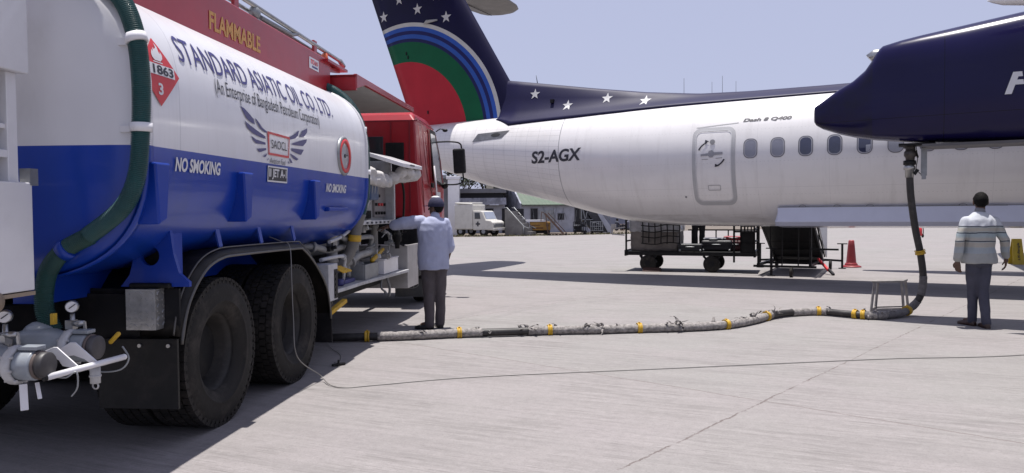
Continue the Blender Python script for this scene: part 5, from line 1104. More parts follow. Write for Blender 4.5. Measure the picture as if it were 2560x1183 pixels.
# frayed strips hanging off the bandage
m_ = MB()
for u, n_, L in ((1040, 5, .07), (1205, 16, .10), (1318, 14, .12), (1410, 6, .08), (1490, 22, .15), (1560, 6, .06), (1690, 26, .17), (1740, 8, .09), (1775, 6, .1), (1855, 14, .1), (1880, 12, .12), (1930, 12, .16), (2060, 6, .08), (2180, 10, .12), (2205, 8, .12)):
    for i in range(int(n_ * .75)):
        p = near(u + qr.uniform(-22, 22)); a = qr.uniform(.1, 3.0); d = V((qr.uniform(-.3, .3), -math.cos(a), math.sin(a))).normalized(); c = V(p[:3]) + d * .05; wd = qr.uniform(.008, .028)
        sd = V((1, qr.uniform(-.5, .5), qr.uniform(-.3, .3))).normalized() * wd; pts = [c]; l = L * qr.uniform(.3, .95)
        for k in range(4): d = (d + V((qr.uniform(-.9, .9), qr.uniform(-.4, .4), qr.uniform(-.8, .15)))).normalized(); pts.append(pts[-1] + d * l / 4)
        for k in range(5): pts[k].z = max(pts[k].z, .008)
        vs = []; 
        for k, q_ in enumerate(pts): e = sd * (1 - k * .17); vs += [q_ - e, q_ + e]
        m_.add(vs, [(2 * k, 2 * k + 1, 2 * k + 3, 2 * k + 2) for k in range(4)], True)
o = m_.obj('loose_canvas', CANV, HZ, org=hb); o['kind'] = 'stuff'; o.modifiers.new('s', 'SOLIDIFY').thickness = .002
# coupling at the nacelle
m_ = MB(); c = lambda z: V((noz.x - .005, noz.y, z))
m_.lathe([(0, 1.93), (.055, 1.93), (.055, 2.03), (.072, 2.035), (.074, 2.08), (.066, 2.09), (.06, 2.10), (.06, 2.13)], (noz.x - .008, noz.y, 0), 'Z', 24); cpl = m_.obj('hose_coupling', STEEL, HZ, org=hb)
m_ = MB(); m_.lathe([(.06, 2.10), (.08, 2.105), (.08, 2.16), (.06, 2.165)], (noz.x - .006, noz.y, 0), 'Z', 24); m_.obj('rubber_collar', BLACK, cpl, org=hb)
m_ = MB(); m_.lathe([(.055, 2.13), (.058, 2.2), (.078, 2.23), (.078, 2.28), (.06, 2.30), (.055, 2.37), (.07, 2.375), (0, 2.376)], (noz.x, noz.y, 0), 'Z', 24); m_.bar((noz.x - .1, noz.y - .03, 2.34), (noz.x + .02, noz.y - .05, 2.33), .03); m_.bar((noz.x + .06, noz.y - .03, 2.3), (noz.x + .09, noz.y - .03, 2.2), .02); m_.obj('refuel_nozzle', mat('nozzle_dark', (.07, .06, .055), .45, metal=.4, var=.4, scale=20), cpl, org=hb)
# ---- bonding cable and its clip line
WIRE = mat('steel_wire', (.22, .21, .20), .5, metal=.3)
def tl(x, y, z): return TO + _tr * x + V((math.sin(TA), math.cos(TA), 0)) * y + V((0, 0, z))
a0 = tl(.92, 1.20, 1.31); a1 = tl(1.20, 1.28, 1.265); a2 = tl(1.285, 1.28, 1.22); a3 = tl(1.30, 1.15, .72); 
pts = [a0, tl(1.08, 1.25, 1.31), a1, a2, tl(1.33, 1.2, .95), tl(1.36, 1.15, .62), tl(1.40, 1.12, .30), gnd(800, 938, .06), gnd(825, 962, .012), gnd(865, 969, .008), gnd(950, 962, .006), gnd(1200, 942, .006), gnd(1700, 920, .006), gnd(2200, 898, .006), gnd(2600, 884, .006), pw(11.4, -4.6, .006), pw(11.5, -4.5, .3)]
wl0 = gnd(865, 969); BC = MB(); BC.tube(spline([tuple(p) for p in pts], 10), .0045, 6); tag(BC.obj('bonding_cable', WIRE, None, org=V((0, 0, 0))), 'thin steel bonding cable trailing from the tanker reel across the concrete', 'cable')
g0 = gnd(848, 911); cl_ = thing('earthing_clip', 'small black earthing clip on a short wire lying beside the front rear wheel', 'clip', g0)
m_ = MB(); m_.tube(spline([tuple(gnd(815, 850, .03)), tuple(gnd(828, 870, .01)), tuple(gnd(848, 884, .006)), tuple(gnd(853, 896, .006)), tuple(gnd(848, 909, .02))], 8), .004, 6); m_.tube(spline([tuple(gnd(848, 909, .02)), tuple(gnd(835, 907, .01)), tuple(gnd(831, 914, .006)), tuple(gnd(848, 917, .006))], 6), .003, 6); m_.obj('wire', WIRE, cl_, org=g0)
m_ = MB(); a = gnd(832, 913, .015); b = gnd(861, 909, .015); m_.caps([a, b], .013, 10); m_.caps([(a + b) / 2, (a + b) / 2 + V((0, 0, .035))], .011, 8); m_.obj('clip_body', BLACK, cl_, org=g0)
# ---- step stool
st0 = gnd(2223, 775); ST = thing('step_stool', 'rusty grey steel step stool standing beside the hanging fuel hose', 'stool', st0)
fl, bl, fr, br_ = gnd(2176, 778), gnd(2199, 776), gnd(2254, 776), gnd(2271, 771)
IRON = mat('rusted_iron', (.25, .235, .225), .75, var=.4, scale=12, dirt=.4, dcol=(.13, .10, .085))
cz = .415; cx = (fl + fr + bl + br_) / 4
fl, fr = cx + V((-.35, -.14, 0)), cx + V((.16, -.08, 0)); bl, br_ = cx + V((-.17, .10, 0)), cx + V((.36, .18, 0))
tops = [cx + (p - cx) * .84 + V((0, 0, cz)) for p in (fl, fr, br_, bl)]; legs = [fl, fr, br_, bl]
for a, b in zip(legs, tops): m_ = MB(); m_.bar(a, b, .028, .028); m_.obj('leg', IRON, ST, org=st0)
m_ = MB()
for i in range(4): m_.bar(legs[i] + V((0, 0, .03)), legs[(i + 1) % 4] + V((0, 0, .03)), .02)
m_.obj('stretcher', IRON, ST, org=st0)
m_ = MB(); ex = [cx + V((0, 0, cz)) + (t - cx - V((0, 0, cz))) * 1.16 for t in tops]; m_.add(ex + [p + V((0, 0, .03)) for p in ex], [(0, 1, 2, 3), (4, 5, 6, 7)] + [(i, (i + 1) % 4, (i + 1) % 4 + 4, i + 4) for i in range(4)]); m_.obj('seat', IRON, ST, .004, org=st0)
# ---- red traffic cone, yellow board, red far trolley
cp = gnd(2128, 668); CN = thing('traffic_cone', 'red traffic cone with an octagonal base on sunlit concrete', 'cone', cp)
CRED = mat('cone_red', (.25, .022, .028), .5, var=.2, scale=6, dirt=.15)
m_ = MB(); m_.lathe([(0, .045), (.175, .045), (.16, .09), (.12, .13), (.115, .15)], (0, 0, 0), 'Z', 8); m_.lathe([(.0, .0), (.26, .0), (.26, .025), (.19, .05), (.1, .05)], (0, 0, 0), 'Z', 8); m_.obj('base', CRED, CN)
m_ = MB(); m_.lathe([(.135, .06), (.12, .15), (.085, .55), (.07, .68), (.055, .70), (.05, .69), (.04, .6)], (0, 0, 0), 'Z', 24); m_.obj('cone', CRED, CN)
yp = gnd(2541, 661); YB = thing('warning_board', 'yellow folding floor board with vertical dark writing at the right edge', 'floor sign', yp, R(-12))
for sy in (-1, 1):
    m_ = MB(); P = [(-.14, 0), (.14, 0), (.11, .68), (-.11, .68)]; m_.add([V((a, sy * (.16 - .2 * b), b)) for a, b in P] + [V((a, sy * (.16 - .2 * b) + .02, b)) for a, b in P], [(0, 1, 2, 3), (4, 5, 6, 7)] + [(i, (i + 1) % 4, (i + 1) % 4 + 4, i + 4) for i in range(4)]); bo = m_.obj('board', mat('sign_yellow%d' % sy, (.46, .33, .02), .5, var=.15, dirt=.15), YB)
    if sy < 0: text_obj('lettering', 'US-Bangla', .46, .07, lambda a, b: V((.0 - b + .05 , -.164 + .2 * (.1 + a) - .004, .12 + a)), BLACKINK, bo, bold=.02, shear=.2)
rp_ = gnd(2296, 594); FX = thing('fire_trolley', 'small red fire extinguisher trolley far off behind the hanging hose', 'fire extinguisher', rp_)
m_ = MB(); m_.lathe([(0, .08), (.16, .09), (.18, .14), (.18, .45), (.1, .56), (.0, .58)], (0, 0, 0), 'Z', 20); m_.obj('cylinder', REDINK, FX)
m_ = MB(); m_.bar((.1, .1, .1), (.16, .2, .62), .03); m_.bar((-.1, .1, .1), (-.06, .2, .62), .03); m_.tube(spline([(0, -.05, .58), (.18, -.1, .5), (.2, -.1, .2)], 6), .02, 6); m_.cyl((-.2, 0, .1), (-.24, 0, .1), .1); m_.cyl((.2, 0, .1), (.24, 0, .1), .1); m_.obj('frame', BLACK, FX)
# ---- baggage cart beyond the fuselage
cc = V((4.52, 18.98, 0)); CT = thing('baggage_cart', 'black flatbed baggage cart with railed ends parked beyond the fuselage belly', 'baggage cart', cc, R(-21))
m_ = MB(); m_.bx(-1.58, 1.5, -.6, .6, .40, .50); m_.bx(-1.60, -1.55, -.62, .62, .38, .53); m_.bx(1.48, 1.53, -.62, .62, .38, .53); m_.obj('deck', BLACK, CT, .01)
for x in (-1.56, 1.2, 1.5):
    for y in (-.58, .58):
        m_ = MB(); m_.bx(x - .02, x + .02, y - .02, y + .02, .5, 1.42); m_.obj('post', BLACK, CT)
m_ = MB()
for x in (-1.56, 1.5):
    for z in (.75, 1.05, 1.38): m_.bar((x, -.58, z), (x, .58, z), .035)
for z in (.72, .95, 1.12, 1.38): m_.bar((1.2, -.58, z), (1.5, -.58, z), .04)
for x in (1.28, 1.35, 1.43): m_.bar((x, -.58, .95), (x, -.58, 1.38), .03)
m_.bx(1.18, 1.5, -.6, -.57, .5, .95)
for x in (-.1, .2, .5, .8, 1.1): m_.bar((x, .6, .5), (x, .6, 1.0), .03)
m_.bar((-.2, .6, 1.0), (1.5, .6, 1.0), .035)
for z in (.75, 1.05, 1.38): m_.bar((-1.54, .58, z), (1.5, .58, z), .02) if z > 1.2 else None
m_.obj('side_rail', BLACK, CT)
for x in (-1.02, .52):
    for y in (-.55, .5):
        m_ = MB(); m_.lathe([(0, -.06), (.15, -.06), (.195, -.05), (.205, 0), (.195, .05), (.15, .06), (0, .06)], (x, y, .205), 'Y', 28); w_ = m_.obj('wheel', RUBBER, CT)
        m_ = MB(); m_.cyl((x, y - .07, .205), (x, y + .07, .205), .07); m_.obj('hub', UNDER, w_)
        m_ = MB(); m_.bar((x - .2, y, .4), (x - .03, y, .22), .05); m_.bar((x + .2, y, .4), (x + .03, y, .22), .05); m_.obj('wheel_bracket', UNDER, CT)
m_ = MB(); m_.bar((-1.25, -.3, .4), (-1.12, -.3, .05), .06); m_.bx(-1.05, -.95, -.45, .45, .17, .24); m_.bx(.47, .57, -.45, .45, .17, .24); m_.obj('running_gear', UNDER, CT)
m_ = MB(); m_.tube(spline([(-1.56, -.6, 1.35), (-1.7, -.62, 1.38), (-1.95, -.62, 1.37)], 4), .03, 6); m_.bx(-1.98, -1.6, -.66, -.56, 1.37, 1.42); m_.bar((-1.58, -.6, 1.1), (-1.9, -.6, 1.05), .03); m_.cbx((-1.87, -.62, 1.12), (.12, .06, .12)); m_.bar((-1.92, -.6, .95), (-1.92, -.6, 1.08), .04); m_.bar((-1.6, -.6, .9), (-1.92, -.6, .92), .03); m_.obj('end_bracket', WHITEM, CT)
def on_cart(x, y, z): return cc + V((x * math.cos(R(-21)) - y * math.sin(R(-21)), x * math.sin(R(-21)) + y * math.cos(R(-21)), z))
ck = on_cart(-.85, 0, .5); BL = thing('netted_bale', 'big grey bale under a black cargo net on the left of the cart', 'cargo bale', ck, R(-21))
m_ = MB(); m_.bx(-.62, .55, -.5, .5, .0, .78); o = remeshed(m_, 'sack', mat('bale_cloth', (.20, .18, .165), .85, var=.4, scale=5, dirt=.2), BL, .03, 14, .03, (5, 5, 5))
m_ = MB(); m_.bx(-.65, .58, -.53, .53, .48, .88); remeshed(m_, 'cover', mat('silver_sheet', (.42, .43, .46), .3, metal=.3, var=.4, scale=6), BL, .03, 10, .035, (6, 6, 6))
m_ = MB()
for i in range(7): x = -.3 + i * .15; m_.tube(spline([(x, -.55, .18 + .03 * (i % 2)), (x + .01, -.575, .5), (x, -.56, .8), (x, -.3, .91), (x, .3, .91)], 4), .014, 6)
for z in (.2, .36, .5, .64, .8): m_.tube(spline([(-.34, -.565, z + .0), (0, -.58, z - .03), (.3, -.58, z + .02), (.62, -.565, z)], 4), .013, 6)
m_.obj('cargo_net', BLACK, BL)
def suitcase(x, y, z, d, m, label, rot=0):
    p = on_cart(x, y, z); t = thing('suitcase', label, 'suitcase', p, R(-21 + rot), 'suitcases on the baggage cart')
    m_ = MB(); m_.bx(-d[0] / 2, d[0] / 2, -d[1] / 2, d[1] / 2, .0, d[2]); s_ = m_.obj('shell', m, t, min(d) * .22, seg=4)
    m_ = MB(); m_.bx(-d[0] / 2 - .002, d[0] / 2 + .002, -d[1] / 2 - .002, d[1] / 2 + .002, d[2] * .48, d[2] * .52); m_.obj('zip', UNDER, t)
    m_ = MB(); m_.tube(spline([(-.1, -d[1] / 2, d[2] * .6), (-.08, -d[1] / 2 - .04, d[2] * .62), (.08, -d[1] / 2 - .04, d[2] * .62), (.1, -d[1] / 2, d[2] * .6)], 4), .012, 6); m_.obj('handle', GREYM, t)
    for a in (-1, 1):
        m_ = MB(); m_.ell((a * d[0] * .42, -d[1] / 2 - .0, .03), .03, 8); m_.obj('wheel', GREYM, t)
BB = mat('suitcase_black', (.012, .012, .016), .5, var=.3); NB = mat('suitcase_navy', (.02, .022, .05), .45, var=.3); RB = mat('suitcase_red', (.30, .02, .03), .45, var=.3)
suitcase(.0, -.42, .5, (.58, .3, .19), BB, 'small black suitcase lying at the cart edge below the standing legs', 3)
suitcase(.60, -.05, .5, (.74, .5, .27), BB, 'large black suitcase flat under the navy one on the cart')
suitcase(.52, -.02, .77, (.50, .42, .05), NB, 'thin navy suitcase lying on top of the large black suitcase')
suitcase(1.0, .12, .5, (.40, .5, .27), mat('suitcase_maroon', (.08, .01, .014), .5, var=.3), 'maroon suitcase under the red one by the cart rail')
suitcase(.98, .1, .77, (.46, .4, .09), RB, 'bright red suitcase on top of the pile near the cart rail')
# wheel chock on the ground by the cart
wc = gnd(1630, 679); m_ = MB(); m_.px([(-.1, 0), (.12, 0), (.02, .1), (-.02, .1)], -.22, .22); o = m_.obj('wheel_chock', mat('rust_chock', (.05, .022, .018), .8, var=.4), None); o.location = wc; o.rotation_euler = (0, 0, R(-21)); tag(o, 'rusty wedge chock against the near left wheel of the baggage cart', 'chock')
# ---- boarding steps at the aft port door (aircraft frame: seen from beneath)
SP = pw(6.0, 2.9, 0); BS = thing('boarding_steps', 'black wheeled boarding steps with white side panel seen from beneath behind the fuselage', 'boarding steps', SP, -AL)
def q3(s, l, z): return (s - 5.55, l - 2.9, z)
for s in (5.0, 6.12):
    m_ = MB(); m_.bar(q3(s, 1.75, 1.42), q3(s, 4.25, .22), .05, .12); m_.bar(q3(s + .05, 1.75, 1.52), q3(s + .05, 4.25, .32), .03, .04); m_.obj('stringer', BLACK, BS)
    m_ = MB(); m_.tube(spline([q3(s, 1.6, 2.4), q3(s, 1.9, 2.4), q3(s, 4.2, 1.25), q3(s, 4.35, 1.0)], 4), .022, 8)
    for l, z in ((1.75, 1.42), (2.6, 1.0), (3.4, .62), (4.2, .25)): m_.bar(q3(s, l, z), q3(s, l, z + .95), .03)
    m_.obj('handrail', GREYM, BS)
for i in range(6):
    l = 1.95 + i * .42; z = 1.32 - i * .2; m_ = MB(); m_.bx(5.03 - 5.55, 6.09 - 5.55, l - 2.9, l + .3 - 2.9, z, z + .03); m_.bx(5.03 - 5.55, 6.09 - 5.55, l + .28 - 2.9, l + .3 - 2.9, z - .2, z); m_.obj('tread', BLACK, BS)
m_ = MB(); m_.add([q3(5.04, 1.8, 1.30), q3(6.08, 1.8, 1.30), q3(6.08, 4.15, .24), q3(5.04, 4.15, .24)], [(0, 1, 2, 3)]); m_.obj('soffit', BLACK, BS)
m_ = MB(); m_.px([(1.75 - 2.9, 1.5), (4.25 - 2.9, .30), (4.35 - 2.9, .36), (4.35 - 2.9, 1.1), (1.9 - 2.9, 2.2), (1.75 - 2.9, 2.2)], 6.2 - 5.55, 6.22 - 5.55); m_.obj('side_panel', mat('panel_silver', (.48, .50, .53), .4, metal=.2, var=.15), BS)
m_ = MB()
for s in (5.0, 6.12):
    m_.bar(q3(s, 1.75, .25), q3(s, 4.5, .22), .06); m_.bar(q3(s, 1.8, .25), q3(s, 1.8, 1.45), .05)
for s in (5.25, 5.5, 5.85): m_.bar(q3(s, 1.9, .2), q3(s, 1.9, 1.3), .025)
for l in (1.75, 3.0, 4.45): m_.bar(q3(4.9, l, .22), q3(6.25, l, .22), .05)
m_.bar(q3(6.15, 1.8, .62), q3(6.7, 1.75, .62), .04)
m_.bar(q3(4.45, 1.8, .28), q3(4.45, 1.8, 1.4), .04); m_.bar(q3(4.45, 1.8, 1.0), q3(5.0, 1.8, 1.0), .04); m_.obj('base_frame', BLACK, BS)
for s, l in ((4.6, 4.3), (6.55, 4.6), (5.3, 1.7)):
    m_ = MB(); m_.bar(q3(s, l, 0.0), q3(s, l, .62), .05); m_.bar(q3(s - .12, l, .63), q3(s + .12, l, .63), .025); m_.cyl(q3(s, l, 0), q3(s, l, .02), .09); m_.bar(q3(s, l, .2), q3(min(max(s, 5.0), 6.12), l, .22), .05); m_.obj('jack', BLACK, BS)
for s, l in ((5.0, 4.4), (6.3, 4.3), (5.75, 1.55)):
    m_ = MB(); m_.cyl(q3(s - .03, l, .11), q3(s + .03, l, .11), .11); m_.obj('castor', RUBBER, BS)
m_ = MB(); m_.caps([q3(6.15, 3.1, .32), q3(6.42, 2.6, .10)], .035, 8); m_.obj('tow_bar', REDINK, BS); m_ = MB(); m_.bar(q3(6.42, 2.6, .12), q3(6.55, 2.35, .02), .05); m_.obj('tow_hook', BLACK, BS)
m_ = MB(); m_.cbx(q3(5.35, 2.1, 1.33), (.3, .02, .2), (R(-20), 0, 0)); m_.obj('sign_plate', mat('maroon_plate', (.16, .05, .05), .6), BS)
# ================================================================== people
SKIN = mat('brown_skin', (.095, .048, .032), .55, var=.2, scale=12); HAIR = mat('black_hair', (.004, .0035, .0035), .65, spec=.15, var=.3, scale=60, bump=.9, bscale=160)
def frame(yaw): f = V((-math.sin(yaw), math.cos(yaw), 0)); r_ = V((f.y, -f.x, 0)); return r_, f
def head_into(mb, c, yaw, pitch=0):
    r_, f = frame(yaw); u = V((0, 0, 1)); M = Matrix((r_, f, u)).transposed(); g_ = lambda x, y, z: V(c) + M @ V((x, y, z))
    mb.ell(c + M @ V((0, -.012, .02)), (.074, .092, .095), 20, M); mb.ell(g_(0, .018, -.05), (.056, .066, .07), 16, M); mb.ell(g_(0, .03, -.085), (.036, .045, .035), 12, M)
    mb.caps([g_(0, .082, .012), g_(0, .103, -.022)], [.010, .015], 8); mb.ell(g_(0, .078, -.062), (.024, .014, .009), 10, M)
    for sx in (-1, 1): mb.ell(g_(sx * .078, -.01, -.012), (.011, .022, .034), 10, M); mb.ell(g_(sx * .03, .078, .022), (.02, .014, .008), 8, M)
def hand_into(mb, wrist, d, palm_n, curl=.35, L=1.0, thumb=1):
    d = V(d).normalized(); n_ = (V(palm_n) - d * V(palm_n).dot(d)).normalized(); s_ = d.cross(n_); w_ = V(wrist)
    mb.caps([w_, w_ + d * .03], [.024, .026], 10)
    for k in (-1.5, -.5, .5, 1.5): mb.caps([w_ + d * .02 + s_ * k * .012, w_ + d * .085 + s_ * k * .0195], [.017, .0125], 8)
    for k, l in ((-1.5, .062), (-.5, .078), (.5, .083), (1.5, .072)):
        p = w_ + d * .088 + s_ * k * .0205; dd = d.copy(); P = [p]
        for j in range(3): dd = (dd + n_ * curl * (.6 + .3 * j)).normalized(); P.append(P[-1] + dd * l * (.45, .32, .23)[j])
        mb.caps(P, [.0088, .0083, .0078, .0065], 8)
    t = w_ + d * .03 + s_ * thumb * .03; P = [t, t + (d * .6 + s_ * thumb * .7 + n_ * .35).normalized() * .038]; P.append(P[-1] + (d * .9 + s_ * thumb * .2 + n_ * .4).normalized() * .03); P.append(P[-1] + (d + n_ * .5).normalized() * .022); mb.caps(P, [.014, .0105, .0095, .008], 8)
def ring_e(c, a, b, yaw, n=28):
    r_, f = frame(yaw); return [V(c) + r_ * a * math.cos(2 * math.pi * j / n) + f * b * math.sin(2 * math.pi * j / n) for j in range(n)]
def shoe(mb, heel, toe, h=.085):
    heel = V(heel); toe = V(toe); d = (toe - heel); L = d.length; d.normalize(); s_ = V((d.y, -d.x, 0)); rs = []
    for t, w_, hh in ((0, .022, .05), (.06, .034, .075), (.25, .037, h), (.45, .04, h * .8), (.65, .046, .058), (.85, .042, .045), (.97, .024, .034), (1, .01, .026)):
        c = heel + d * L * t; rs.append([c + s_ * w_ * x + V((0, 0, z * hh)) for x, z in ((-1, 0), (-1.02, .35), (-.9, .75), (-.45, 1), (.45, 1), (.9, .75), (1.02, .35), (1, 0))])
    mb.rings(rs)
def person(label, loc, J, shirtm, trm, shoem, hat=None, seed=0, sc_=1.0, sleeve=1.0):
    t = thing('person', label, 'person', loc); v = lambda k: V(J[k])
    b = MB(); head_into(b, v('head'), J['hyaw']); b.caps([v('head') + V((0, 0, -.07)), v('neck'), v('chest')], [.052, .056, .07], 14)
    b.caps([v('chest'), v('waist'), v('pelvis')], [.12, .11, .12], 16)
    for s_ in 'LR':
        b.caps([v('chest'), v('sh' + s_)], [.07, .05], 10); b.caps([v('sh' + s_), v('el' + s_), v('wr' + s_)], [.045, .037, .025], 12); b.caps([v('pelvis'), v('hip' + s_), v('kn' + s_), v('an' + s_)], [.09, .078, .05, .036], 12)
        b.caps([v('an' + s_), v('an' + s_) + (v('toe' + s_) - v('an' + s_)) * .5 + V((0, 0, .02))], [.035, .025], 8)
        hand_into(b, v('wr' + s_), J['hd' + s_], J['hn' + s_], J.get('curl', .35), thumb=J['th' + s_])
    remeshed(b, 'body', SKIN, t, .0055, 2)
    # shirt
    c = MB(); rs = []
    for z, a, d, y_ in J['torso']: rs.append(ring_e(z, a, d, y_))
    c.rings(rs, True, True)
    for s_ in 'LR':
        e = v('el' + s_) ; wv = v('el' + s_) + (v('wr' + s_) - v('el' + s_)) * J['slv' + s_]
        mid = (v('sh' + s_) + e) / 2
        c.caps([v('chest') + V((0, 0, .03)), v('sh' + s_)], [.075, .060], 14); c.caps([v('sh' + s_), mid, e, wv], J.get('slr' + s_, [.062, .060, .056, .050]), 14)
    sh = remeshed(c, 'shirt', shirtm, t, .010, 4, .013, (5.5, 5.5, 4), seed=seed)
    c = MB(); c.caps([v('neck') + V((0, 0, -.035)), v('neck') + V((0, .005, .012))], [.066, .062], 16); remeshed(c, 'collar', J.get('collarm', shirtm), sh, .009, 3, .002, (12, 12, 12))
    # trousers
    c = MB(); P_ = v('pelvis'); yw = J['yaw']
    c.rings([ring_e(P_ + V((0, 0, .08)), .14, .10, yw), ring_e(P_, .162, .115, yw), ring_e(P_ - V((0, 0, .09)), .165, .12, yw), ring_e(P_ - V((0, 0, .13)), .14, .1, yw)])
    for s_ in 'LR':
        k, a, h_ = v('kn' + s_), v('an' + s_), v('hip' + s_); c.caps([h_ + V((0, 0, .02)), h_ + (k - h_) * .5, k, k + (a - k) * .5, a + V((0, 0, -.015))], J.get('tr', [.092, .088, .072, .066, .062]), 16)
    remeshed(c, 'trousers', trm, t, .010, 4, .011, (7, 7, 3.5), seed=seed + 9)
    for s_ in 'LR':
        c = MB(); an = v('an' + s_); to = v('toe' + s_); d = (to - an); d.z = 0; d.normalize(); hl = V((an.x, an.y, 0)) - d * .055; shoe(c, hl, V((to.x, to.y, 0))); c.obj('shoe', shoem, t)
    r_, f = frame(J['hyaw']); M = Matrix((r_, f, V((0, 0, 1)))).transposed(); H = v('head')
    # hair: shell over the skull, open at the face
    c = MB(); c.ell((0, 0, 0), (.084, .102, .104), 32); keep = []
    for fc in c.f:
        m0 = sum((c.v[i] for i in fc), V((0, 0, 0))) / len(fc)
        if not (m0.y > .03 and m0.z < .045) and not (m0.z < -.085) and not (m0.z < -.02 and m0.y > -.025): keep.append(fc)
    c.f = keep; c.s = [True] * len(keep); c.v = [H + M @ (p * (1 + .05 * noise.noise(p * 34) + .03 * noise.noise(p * 90)) + V((0, -.012, .02))) for p in c.v]; hr = c.obj('hair', HAIR, t); hr.modifiers.new('s', 'SOLIDIFY').thickness = .008
    if hat:
        c = MB(); c.ell((0, 0, 0), (.093, .110, .112), 32); keep = [fc for fc in c.f if (sum((c.v[i] for i in fc), V((0, 0, 0))) / len(fc)).z > -.012]; c.f = keep; c.s = [True] * len(keep); c.v = [H + M @ (p + V((0, -.008, .03))) for p in c.v]; ho = c.obj('cap', hat, t); ho.modifiers.new('s', 'SOLIDIFY').thickness = .006
        c = MB(); P = [(-.075, .075), (-.078, .12), (-.05, .165), (0, .18), (.05, .165), (.078, .12), (.075, .075)]; c.pz(P, .018, .024); c.v = [H + M @ p for p in c.v]; c.obj('brim', hat, ho, .002)
        c = MB(); c.ell((0, 0, 0), (.05, .06, .022), 20); c.v = [H + M @ (p + V((0, .0, .128))) for p in c.v]; c.obj('crown_patch', WHITE, ho)
    for sx in (-1, 1):
        c = MB(); c.ell(H + M @ V((sx * .03, .071, .008)), .0105, 10); c.obj('eye', mat('eye_white%d%d' % (seed, sx), (.5, .48, .45), .3), t)
    return t
def cloth(name, col, var=.12, scale=7): return mat(name, col, .85, var=var, scale=scale, bump=.25, bscale=300)
def stripes(g, p):
    x, y, z = g.xyz(p); z = g.m('ADD', z, g.m('MULTIPLY', g.m('SUBTRACT', g.noise(p, 5.0, 2), .5), .03))
    c = g.mix(g.m('LESS_THAN', z, 1.275), (.50, .52, .56), (.34, .365, .36))
    for lo, hi, col in ((1.215, 1.255, (.38, .365, .32)), (1.15, 1.19, (.31, .37, .395)), (1.10, 1.13, (.375, .36, .33)), (1.02, 1.075, (.37, .35, .315)), (.94, 1.01, (.31, .345, .375)), (.6, .94, (.32, .325, .315))):
        c = g.mix(g.m('MULTIPLY', g.m('GREATER_THAN', z, lo), g.m('LESS_THAN', z, hi)), c, col)
    for zz in (1.275, 1.195, 1.09): c = g.mix(g.m('LESS_THAN', g.m('ABSOLUTE', g.m('SUBTRACT', z, zz)), .0058), c, (.02, .022, .045))
    return c
JR = dict(head=(.045, .01, 1.583), hyaw=R(-22), yaw=R(-4), neck=(.035, .0, 1.455), chest=(.03, 0, 1.31), waist=(.03, 0, 1.06), pelvis=(.035, 0, .90), shL=(-.145, 0, 1.335), shR=(.21, 0, 1.337), elL=(-.235, -.03, 1.085), wrL=(-.225, .03, .835), elR=(.325, -.03, 1.10), wrR=(.41, .06, .86), hdL=(.12, .15, -1), hdR=(.06, .2, -1), hnL=(.8, .5, .1), hnR=(-.8, .5, .1), thL=-1, thR=1, curl=.45,
          hipL=(-.045, 0, .87), hipR=(.11, 0, .87), knL=(.0, .08, .48), knR=(.08, .0, .47), anL=(.025, .13, .08), anR=(.07, -.10, .085), toeL=(-.02, .35, 0), toeR=(.12, .12, 0), tr=[.088, .082, .064, .056, .052], slvL=.86, slvR=.82,
          torso=[((.035, 0, .81), .215, .145, 0), ((.035, 0, .86), .215, .145, 0), ((.03, 0, 1.0), .18, .13, 0), ((.03, -.005, 1.15), .185, .135, 0), ((.03, -.01, 1.27), .20, .135, 0), ((.03, -.01, 1.35), .185, .12, 0), ((.033, -.005, 1.425), .105, .095, 0), ((.035, 0, 1.455), .07, .075, 0)], collarm=cloth('grey_collar', (.2, .2, .22)))
person('man in a striped pale pullover and dark slacks walking away past the stool', gnd(2440, 818), JR, mat('striped_knit', (1, 1, 1), .9, var=.12, scale=8, paint=stripes, bump=.3, bscale=300), cloth('slate_trousers', (.055, .056, .082), .25), mat('brown_leather', (.05, .025, .02), .4, var=.3), None, 3)
JL = dict(slrL=[.078, .084, .078, .066], head=(.035, .03, 1.565), hyaw=R(62), yaw=R(36), neck=(.03, .0, 1.445), chest=(.015, 0, 1.30), waist=(0, 0, 1.06), pelvis=(-.0, 0, .88), shL=(-.15, -.03, 1.385), shR=(.165, .04, 1.365), elL=(-.37, -.06, 1.365), wrL=(-.56, -.02, 1.325), elR=(.225, .03, 1.06), wrR=(.165, .10, .86), hdL=(-1, .15, -.12), hdR=(-.12, .2, -1), hnL=(.1, .2, -1), hnR=(-.7, .6, .1), thL=1, thR=1, curl=.35,
          hipL=(-.075, 0, .86), hipR=(.085, .03, .86), knL=(-.06, .0, .47), knR=(.08, .06, .47), anL=(-.055, -.02, .075), anR=(.075, .07, .075), toeL=(-.25, .0, 0), toeR=(.0, .30, 0), slvL=.62, slvR=.18,
          torso=[((.01, 0, .77), .195, .145, R(25)), ((.0, 0, .86), .205, .15, R(25)), ((.0, 0, 1.0), .205, .145, R(25)), ((.0, -.005, 1.15), .20, .145, R(22)), ((.0, -.01, 1.27), .20, .14, R(18)), ((.0, -.01, 1.36), .185, .125, R(15)), ((.012, -.005, 1.415), .12, .10, R(15)), ((.02, 0, 1.445), .07, .075, 0)])
lm = person('man in a light blue shirt and navy cap reaching to the tanker controls', gnd(1085, 822), JL, cloth('pale_blue_shirt', (.36, .385, .53), .15), cloth('brown_grey_trousers', (.085, .072, .078), .25), mat('black_leather', (.012, .012, .013), .35, var=.3), cloth('navy_cap', (.022, .022, .06)), 21)
m_ = MB(); m_.cbx((.138, .145, .715), (.035, .02, .10), (0, .1, 0)); ph = gnd(1085, 822); o = m_.obj('mobile_phone', BLACK, None, .004); o.location = ph; tag(o, 'small black phone held in the lowered right hand of the man in the cap', 'phone')
